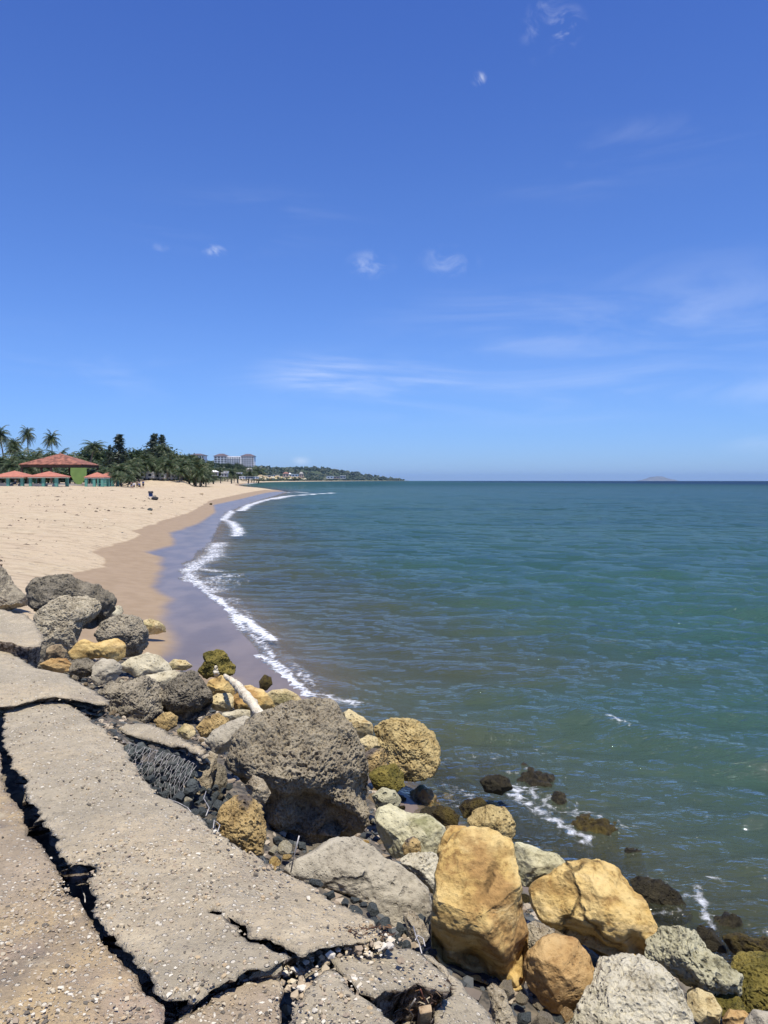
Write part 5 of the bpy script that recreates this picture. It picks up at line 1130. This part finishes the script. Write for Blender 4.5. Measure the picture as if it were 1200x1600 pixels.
# green wall: a thick painted panel narrowing downwards
D = 166
def X_(px): return (px - CX) * D / F
def Z_(py): return EYE + (HZ - py) * D / F
out_ = [(111, 731), (136, 731), (136, 741), (133.5, 748), (130, 753), (126.5, 756.8), (121, 756.8), (117, 753), (113, 746), (111, 741)]
o3 = [(X_(a), Z_(b_)) for a, b_ in out_]; c = (X_(123.5), Z_(757)); nn = len(o3)
V = [(a - c[0], -.15, b_ - c[1]) for a, b_ in o3] + [(a - c[0], .15, b_ - c[1]) for a, b_ in o3]
o = mesh_np('green_wall', V, [tuple(range(nn))] + [tuple(range(nn, 2 * nn))[::-1]] + [(i, i + nn, (i + 1) % nn + nn, (i + 1) % nn) for i in range(nn)], M['greenp'], smooth=False, loc=(c[0], D, c[1]))
tag(o, 'bright green shield-shaped painted wall under the right side of the large red roof', 'wall')
# ------------------------------------------------------------ camping trailers
M['glass'] = plain('dark_glass', (.02, .025, .03), .15, .2, 2); M['alu'] = plain('aluminium_siding', (.55, .56, .56), .5, .1, 2, .2); M['tyre'] = plain('tyre_rubber', (.02, .02, .02), .8)
def trailer(px0, px1, top, D, label, white=True):
    w_ = (px1 - px0) * D / F; x = ((px0 + px1) / 2 - CX) * D / F; z0_ = tz(x, D); h_ = EYE + (HZ - top) * D / F - z0_
    r_ = empty('camping_trailer', (x, D, z0_)); tag(r_, label, 'trailer', 'camping trailers under the palms')
    b_ = MB().box((0, 0, h_ / 2 + .25), (w_, 2.3, h_ - .5)).build('body', M['whitep' if white else 'alu'], r_)
    bv = b_.modifiers.new('b', 'BEVEL'); bv.width = .22; bv.segments = 3
    for wx in (-.28, .22):
        fr_ = MB().box((wx * w_, -1.17, h_ * .62), (w_ * .2, .08, h_ * .24)).build('window', M['glass'], r_)
    MB().box((0.02 * w_, -1.17, h_ * .5), (.6, .07, h_ * .62)).build('door', M['alu'], r_)
    for wx in (-.12, .12): MB().tube([(wx * w_, -1.2, .33), (wx * w_, -.95, .33)], .33, 14).build('wheel', M['tyre'], r_)
    MB().box((0, 0, h_ + .06), (w_ * .3, .8, .14)).build('roof_vent', M['alu'], r_)
trailer(220.5, 243, 737, 193, 'white camping trailer with a dark window, leftmost under the palms')
trailer(245.5, 260, 739, 196, 'grey-white camping trailer, middle one under the palms', False)
trailer(264, 276, 739, 199, 'pale camping trailer, rightmost under the palms', False)
# ------------------------------------------------------------ far buildings
M['stucco'] = plain('white_stucco', (.86, .85, .83), .85, .04, .05); M['pinkst'] = plain('tan_stucco', (.50, .38, .30), .85, .1, .1); M['slate'] = plain('dark_hip_roof', (.10, .075, .08), .8, .2, .1)
M['greyb'] = plain('grey_wall', (.34, .35, .36), .85, .15, .2); M['redr'] = plain('red_roof', (.26, .13, .10), .85, .15, .3); M['win'] = plain('shaded_opening', (.05, .055, .06), .4, .2, .3)
def block(D, wings, label, name='apartment_block'):
    """wings: (px0, px1, top, floors, bays, hip height px)"""
    cx = (sum(w_[0] + w_[1] for w_ in wings) / (2 * len(wings)) - CX) * D / F
    z0_ = min(tz((w_[0] - CX) * D / F, D) for w_ in wings) - 2
    r_ = empty(name, (cx, D, z0_)); tag(r_, label, 'apartment building')
    for i, (a, b_, top, fl, bays, hp) in enumerate(wings):
        x0, x1 = (a - CX) * D / F - cx, (b_ - CX) * D / F - cx; zt = EYE + (HZ - top) * D / F - z0_; yo = -(i % 2) * 2.0; w_ = x1 - x0
        wall = MB().box(((x0 + x1) / 2, yo, zt / 2), (w_, 14, zt)).build('wall', M['stucco'], r_)
        fh = 2.95
        for f in range(fl):
            for k in range(bays):
                xx = x0 + (k + .5) * w_ / bays; MB().box((xx, yo - 7.03, zt - 1.75 - f * fh), (w_ / bays * .60, .2, 1.7)).build('window', M['win'], wall)
            MB().box(((x0 + x1) / 2, yo - 7.5, zt - 2.75 - f * fh), (w_ * .96, 1.0, .22)).build('balcony_slab', M['stucco'], wall)
        if hp: m_ = MB(); hip(m_, (x0 + x1) / 2, yo, zt, w_, 14, hp * D / F, 1.0, th=.3, ridge=w_ * .35); m_.build('roof', M['slate'], r_)
        else: MB().box(((x0 + x1) / 2, yo, zt + .3), (w_ * .99, 13.8, .6)).build('parapet', M['stucco'], r_)
block(800, [(286, 299, 714, 3, 4, 0), (299.5, 322.5, 712.2, 5, 6, 3.2)], 'white apartment block half hidden by palms, left of the larger one')
block(1080, [(336.5, 357, 713.2, 4, 4, 4.2), (357, 378.5, 713.8, 4, 6, 0), (378.5, 398.5, 713.2, 6, 5, 3.8)], 'long white apartment block with dark hipped roofs on the ridge of the far shore')
def house(px, base, wpx, hpx, D, wallm, roofm, label, kind=0):
    x = (px - CX) * D / F; w_ = wpx * D / F; h_ = hpx * D / F; zb = EYE + (HZ - base) * D / F
    zb = min(zb, tz(x, D) + 12); r_ = empty('house', (x, D, zb)); tag(r_, label, 'house', 'houses along the far shore')
    MB().box((0, 0, h_ * .36), (w_, w_ * .6, h_ * .72)).build('wall', M[wallm], r_)
    if kind: m_ = MB(); hip(m_, 0, 0, h_ * .72, w_, w_ * .6, h_ * .36, .3, th=.1, ridge=w_ * .4); m_.build('roof', M[roofm], r_)
    else: MB().box((0, 0, h_ * .78), (w_ * 1.12, w_ * .72, h_ * .12)).build('roof', M[roofm], r_)
    nb = max(2, int(wpx / 4))
    for k in range(nb): MB().box((w_ * ((k + .5) / nb - .5), -w_ * .3 - .03, h_ * .36), (w_ / nb * .5, .12, h_ * .34)).build('window', M['win'], r_)
HS = [(335, 743.5, 12, 8, 330, 'greyb', 'whitep', 'grey beach house with small red-topped white roof at the end of the palms', 1), (349, 745, 14, 8, 420, 'greyb', 'whitep', 'grey two-storey beach house with flat white roof', 0), (350, 739.5, 14, 4, 520, 'stucco', 'whitep', 'long white-roofed house above the grey beach houses', 0),
      (374, 740.5, 9, 3, 560, 'stucco', 'whitep', 'small white house half sunk in trees under the long apartment block', 0), (379, 748, 9, 4.5, 480, 'stucco', 'whitep', 'white beach building with blue-grey front near the far sand', 0), (390, 748, 13, 4.5, 520, 'greyb', 'conc', 'low grey building right of the white beach building', 0),
      (400, 748, 8, 4, 560, 'stucco', 'whitep', 'small white building at the bend of the far beach', 0), (390, 734.5, 9, 5, 760, 'pinkst', 'conc', 'tan house on the slope below the right wing of the long apartment block', 1), (405, 736, 7, 3, 800, 'pinkst', 'whitep', 'tan house with pale roof right of the slope house', 0),
      (418, 746, 12, 3.5, 780, 'pinkst', 'whitep', 'low tan house with pale roof above the far rocks', 0), (432, 745, 10, 4, 850, 'stucco', 'conc', 'pale house left of the white seaside house', 0), (447, 745.2, 9, 7, 900, 'pinkst', 'redr', 'tan house with reddish roof beside the white seaside house', 1),
      (459, 744, 14, 4.5, 950, 'stucco', 'whitep', 'bright white seaside house with a small tower', 0), (453, 741, 4, 5, 960, 'stucco', 'whitep', 'small white tower of the seaside house', 1), (471, 746, 6, 8, 980, 'pinkst', 'conc', 'narrow tan house right of the white seaside house', 1),
      (516, 747.5, 10, 4.5, 1700, 'stucco', 'whitep', 'white beach hotel on the far sand, left part', 0), (526, 747.3, 9, 4.2, 1750, 'pinkst', 'conc', 'tan beach hotel on the far sand, middle part', 0), (536, 746.6, 8, 6, 1800, 'greyb', 'whitep', 'grey beach hotel on the far sand, right part', 0),
      (511, 736.4, 3.2, 2.2, 2300, 'stucco', 'whitep', 'tiny white house on the far ridge, left one', 0), (537, 738.6, 3.2, 2, 2500, 'stucco', 'whitep', 'tiny white house on the far ridge, right one', 0), (430, 731, 5, 2, 1300, 'stucco', 'conc', 'pale house roof showing on the near end of the far ridge', 0), (446, 731.5, 4, 2, 1400, 'stucco', 'whitep', 'white house roof showing on the far ridge above the palms', 0)]
for h_ in HS: house(*h_)
# rocky shore below the far houses
rs2 = random.Random(6)
for i in range(60):
    px = rs2.uniform(402, 476); D = np.interp(px, [402, 476], [640, 1050]); x = (px - CX) * D / F
    k = int(i % 3); n_, Fc = ico(3); s_ = rs2.uniform(1.0, 3.2); q = n_ * [s_, s_, s_ * .6]; q = q + n_ * (s_ * .3 * noise3(n_ * 1.6, i))[:, None]
    zz_ = EYE + (HZ - rs2.uniform(744.5, 749)) * D / F
    o = mesh_np('shore_rock', q, Fc, M[('yelpale', 'pale', 'brown')[k]], loc=(x, D + rs2.uniform(-20, 20), max(zz_, 0)), smooth=False); tag(o, 'pale rock in the broken embankment below the far seaside houses', 'rock', 'rocks below the far seaside houses')
# island out at sea
n_ = 60; V = []; D = 16000.0
for j in range(9):
    for i in range(n_):
        u = i / (n_ - 1); xx = ((997 + 58 * u) - CX) * D / F; v = j / 8 * 2 - 1
        prof = np.interp(u, [0, .12, .25, .38, .52, .66, .8, .92, 1], [0, .25, .55, .82, 1.0, .78, .5, .2, 0]) + .05 * math.sin(u * 23) + .03 * math.sin(u * 51 + 2)
        V.append((xx, D + v * 420, -24 + max(0, (1 - v * v)) ** .7 * prof * 112))
Fa = [(j * n_ + i, j * n_ + i + 1, (j + 1) * n_ + i + 1, (j + 1) * n_ + i) for j in range(8) for i in range(n_ - 1)]
M['isl'] = plain('haze_paled_scrub_rock', (.15, .16, .15), .9, .15, .01); isl = mesh_np('island', V, Fa, M['isl']); tag(isl, kind='structure')  # scrub colour lightened to stand in for haze over the distance

# ------------------------------------------------------------ on the sand
M['skin'] = plain('skin', (.34, .20, .13), .6, .08)
def skinned(name, verts, edges, rad, m, parent, sub=1):
    me = bpy.data.meshes.new(name); me.from_pydata(verts, edges, []); me.materials.append(m); o = bpy.data.objects.new(name, me); col.objects.link(o); o.parent = parent
    sk = o.modifiers.new('s', 'SKIN'); sk.use_smooth_shade = True
    for i, r_ in enumerate(rad): me.skin_vertices[0].data[i].radius = (r_, r_) if not isinstance(r_, tuple) else r_
    me.skin_vertices[0].data[0].use_root = True; s_ = o.modifiers.new('u', 'SUBSURF'); s_.levels = sub; s_.render_levels = sub; return o
def person(px, D, label, shirt, shorts, rz=0.0, sit=False, h=1.0):
    x = (px - CX) * D / F; r_ = empty('person', (x, D, tz(x, D)), rz); tag(r_, label, 'person'); r_.scale = (h, h, h)
    if sit: k1, f1, z_ = [(-.1, -.42, .46), (.1, -.42, .46)], [(-.1, -.45, .05), (.1, -.45, .05)], -.42
    else: k1, f1, z_ = [(-.11, -.03, .5), (.12, .03, .5)], [(-.12, .0, .05), (.15, .06, .05)], 0
    Vv = [(0, 0, .93 + z_), (0, .0, 1.2 + z_), (0, 0, 1.45 + z_), (0, -.01, 1.55 + z_), (0, -.02, 1.66 + z_), (0, -.02, 1.74 + z_), (-.19, 0, 1.42 + z_), (-.25, .0, 1.15 + z_), (-.24, -.12, .9 + z_), (.19, 0, 1.42 + z_), (.25, .0, 1.15 + z_), (.24, -.1, .9 + z_), (-.1, 0, .88 + z_), k1[0], f1[0], (f1[0][0], f1[0][1] - .16, .03), (.1, 0, .88 + z_), k1[1], f1[1], (f1[1][0], f1[1][1] - .16, .03)]
    E = [(0, 1), (1, 2), (2, 3), (3, 4), (4, 5), (2, 6), (6, 7), (7, 8), (2, 9), (9, 10), (10, 11), (0, 12), (12, 13), (13, 14), (14, 15), (0, 16), (16, 17), (17, 18), (18, 19)]
    rad = [.13, .12, .12, .055, .095, .07, .06, .045, .03, .06, .045, .03, .09, .06, .04, .03, .09, .06, .04, .03]
    skinned('body', Vv, E, rad, M['skin'], r_)
    skinned('shirt', [Vv[0], Vv[1], Vv[2], Vv[6], Vv[7], Vv[9], Vv[10]], [(0, 1), (1, 2), (2, 3), (3, 4), (2, 5), (5, 6)], [.155, .145, .135, .075, .06, .075, .06], shirt, r_)
    skinned('shorts', [Vv[0], Vv[12], Vv[13], Vv[16], Vv[17]], [(0, 1), (1, 2), (0, 3), (3, 4)], [.16, .12, .085, .12, .085], shorts, r_)
    n_, Fc = ico(3); q = n_ * [.105, .115, .1]; q = q[:]; mesh_np('hair', q + [0, .01, 1.70 + z_], Fc, M['black'], r_)
    return r_
M['blue'] = plain('blue_cloth', (.06, .10, .22), .8); M['redc'] = plain('red_cloth', (.35, .05, .05), .8); M['whitec'] = plain('white_cloth', (.7, .7, .7), .8)
person(205.5, 150, 'person in dark clothes sitting under the palms, leftmost of the small group', M['black'], M['blue'], .4, True)
person(209.5, 149, 'person in white top sitting low beside the person in dark clothes', M['whitec'], M['black'], -.3, True)
person(214.5, 151, 'standing person in black at the middle of the small group under the palms', M['black'], M['black'], .2, h=.85)
person(218, 150, 'person in blue shirt sitting in the small group under the palms', M['blue'], M['black'], 1, True)
person(224, 148, 'standing person in dark blue at the right end of the small group', M['blue'], M['black'], -.5, h=.95)
person(24.5, 149, 'person in white standing inside the leftmost picnic pavilion', M['whitec'], M['blue'], 0, h=.9)
person(35, 149.5, 'person in dark shirt sitting inside the leftmost picnic pavilion', M['black'], M['blue'], .5, True)
p = hit(236, 781); r_ = empty('beach_stroller', tuple(p), .5); k = 13 * p.y / F / 1.02; r_.scale = (k, k, k); tag(r_, 'dark beach stroller with a white frame and sunshade standing alone on the sand', 'stroller')
fr_ = MB()
for sx in (-.24, .24): fr_.tube([(sx, -.38, .12), (sx, .1, .55), (sx, .42, 1.0)], .018, 6).tube([(sx, .38, .12), (sx, .0, .5)], .018, 6)
fr_.tube([(-.24, .42, 1.0), (.24, .42, 1.0)], .02, 6).build('frame', M['whitep'], r_, smooth=True)
MB().box((0, -.02, .42), (.44, .42, .08)).box((0, .2, .66), (.44, .08, .5)).build('seat', M['blue'], r_)
cv = []
for i in range(7):
    a = R(20 + i * 22); cv += [(-.26, .18 - .36 * math.cos(a) * 1, .72 + .33 * math.sin(a)), (.26, .18 - .36 * math.cos(a), .72 + .33 * math.sin(a))]
cn = mesh_np('canopy', cv, [(2 * i, 2 * i + 1, 2 * i + 3, 2 * i + 2) for i in range(6)], M['black'], r_); so_ = cn.modifiers.new('t', 'SOLIDIFY'); so_.thickness = .02
for sx in (-.26, .26):
    for sy in (-.38, .38): MB().tube([(sx - .02, sy, .12), (sx + .02, sy, .12)], .12, 14).build('wheel', M['tyre'], r_)
n_, Fc = ico(4)
p = hit(242, 782); s_ = 5 * p.y / F; q = n_ * [s_ * 1.1, s_ * .7, s_ * .62]; q = q + n_ * (s_ * .15 * noise3(n_ * 2, 3))[:, None]; q[:, 2] -= q[:, 2].min()
b_ = mesh_np('beach_bag', q, Fc, M['black'], loc=tuple(p)); tag(b_, 'black beach bag slumped at the right of the stroller', 'bag')
MB().tube([(-s_ * .5, 0, s_ * 1.0), (-s_ * .2, 0, s_ * 1.6), (s_ * .2, 0, s_ * 1.6), (s_ * .5, 0, s_ * 1.0)], s_ * .07, 6).build('handle', M['black'], b_, smooth=True)
def lump(px, py, rpx, m, name, label, cat, sz=.75, grp=None, seed=0):
    p = hit(px, py); s_ = rpx * p.y / F; q = n_ * [s_, s_ * .9, s_ * sz]; q = q + n_ * (s_ * .22 * fbm(n_ * 1.6, 3, seed))[:, None]; q[:, 2] -= q[:, 2].min() * .8
    o = mesh_np(name, q, Fc, M[m], loc=tuple(p)); tag(o, label, cat, grp); return o
lump(234.5, 799, 3.6, 'basalt', 'dark_stone', 'round black stone on the dry sand below the stroller', 'stone', seed=1)
lump(236, 804, 1.8, 'brown', 'dark_stone', 'tiny brown stone just below the round black stone', 'stone', seed=2)
lump(329.5, 789, 2.2, 'algae', 'dark_stone', 'dark stone at the edge of the wet sand near the foam', 'stone', seed=3)
lump(191, 834, 1.7, 'basalt', 'dark_stone', 'small black stone on the dry sand near the wet edge', 'stone', seed=4)
lump(315, 773, 3.0, 'brown', 'dark_stone', 'low brown lump on the sand far along the beach', 'stone', .3, seed=5)
rs5 = np.random.RandomState(17); lp = []
Qx = np.c_[rs5.uniform(-20, 330, 5200), 758 + 125 * rs5.rand(5200) ** 1.7]
for a_, b_ in Qx:
    q_ = at(a_, b_, 1.5)
    if q_[1] > 140 or noise3(np.array([[q_[0] / 9, q_[1] / 4, 0]]), 90)[0] < .12: continue
    lp.append((q_[0], q_[1]))
lp = np.array(lp); zl, sl_, rl = terrain(lp, True); kl = (sl_ > 5.5) & (rl < .1)
LM = gmat('wrack_bits', [(.10, .07, .045), (.06, .045, .03), (.20, .14, .09), (.34, .27, .19), (.08, .06, .04)])
grit('wrack_litter', None, np.c_[lp, zl + .035][kl], .012, .10, LM, 18)
M['driftd'] = plain('grey_brown_drift', (.13, .095, .065), .9, .3, 8)
DR = 'driftwood pieces scattered on the dry sand'
rg = random.Random(12)
for i, (px, py, L_, a) in enumerate([(90, 777, 15, .02), (60, 776, 10, .1), (163, 813, 14, .0), (178, 821, 7, .3), (20, 794, 9, .5), (140, 790, 7, .8), (208, 796, 12, .05), (222, 795, 8, .2), (40, 852, 12, .15), (56, 852, 8, -.2), (20, 872, 14, .1), (30, 886, 9, .1), (10, 770, 11, .2), (110, 765, 10, 0), (130, 768, 9, .1), (175, 767, 10, .05), (72, 800, 8, .4), (120, 806, 9, .1), (205, 776, 7, .1), (60, 825, 7, .7), (92, 842, 7, 0), (270, 768, 8, .1), (285, 778, 8, .05), (150, 800, 6, .5), (15, 822, 8, .2), (5, 838, 10, .1), (100, 790, 6, .2)]):
    p = hit(px, py); s_ = L_ * p.y / F * .5; r2 = min(.05, 1.0 * p.y / F)
    pts_ = [Vector((-s_, rg.uniform(-.3, .3) * s_, .0)), Vector((-s_ * .3, rg.uniform(-.2, .3) * s_, r2)), Vector((s_ * .4, rg.uniform(-.3, .2) * s_, r2 * .8)), Vector((s_, a * s_, .01))]
    mb = MB().tube(pts_, [r2 * .5, r2, r2 * .8, r2 * .3], 6).tube([pts_[1], pts_[1] + Vector((s_ * .3, s_ * .9, r2 * 2))], [r2 * .5, r2 * .2], 5)
    o = mb.build('driftwood', M['driftd' if i != 2 else 'drift'], loc=tuple(p), smooth=True); tag(o, 'piece of dark driftwood lying on the dry sand', 'driftwood', DR)
    if i == 2: o['label'] = 'pale driftwood stick on the dry sand below the stroller'; del o['group']
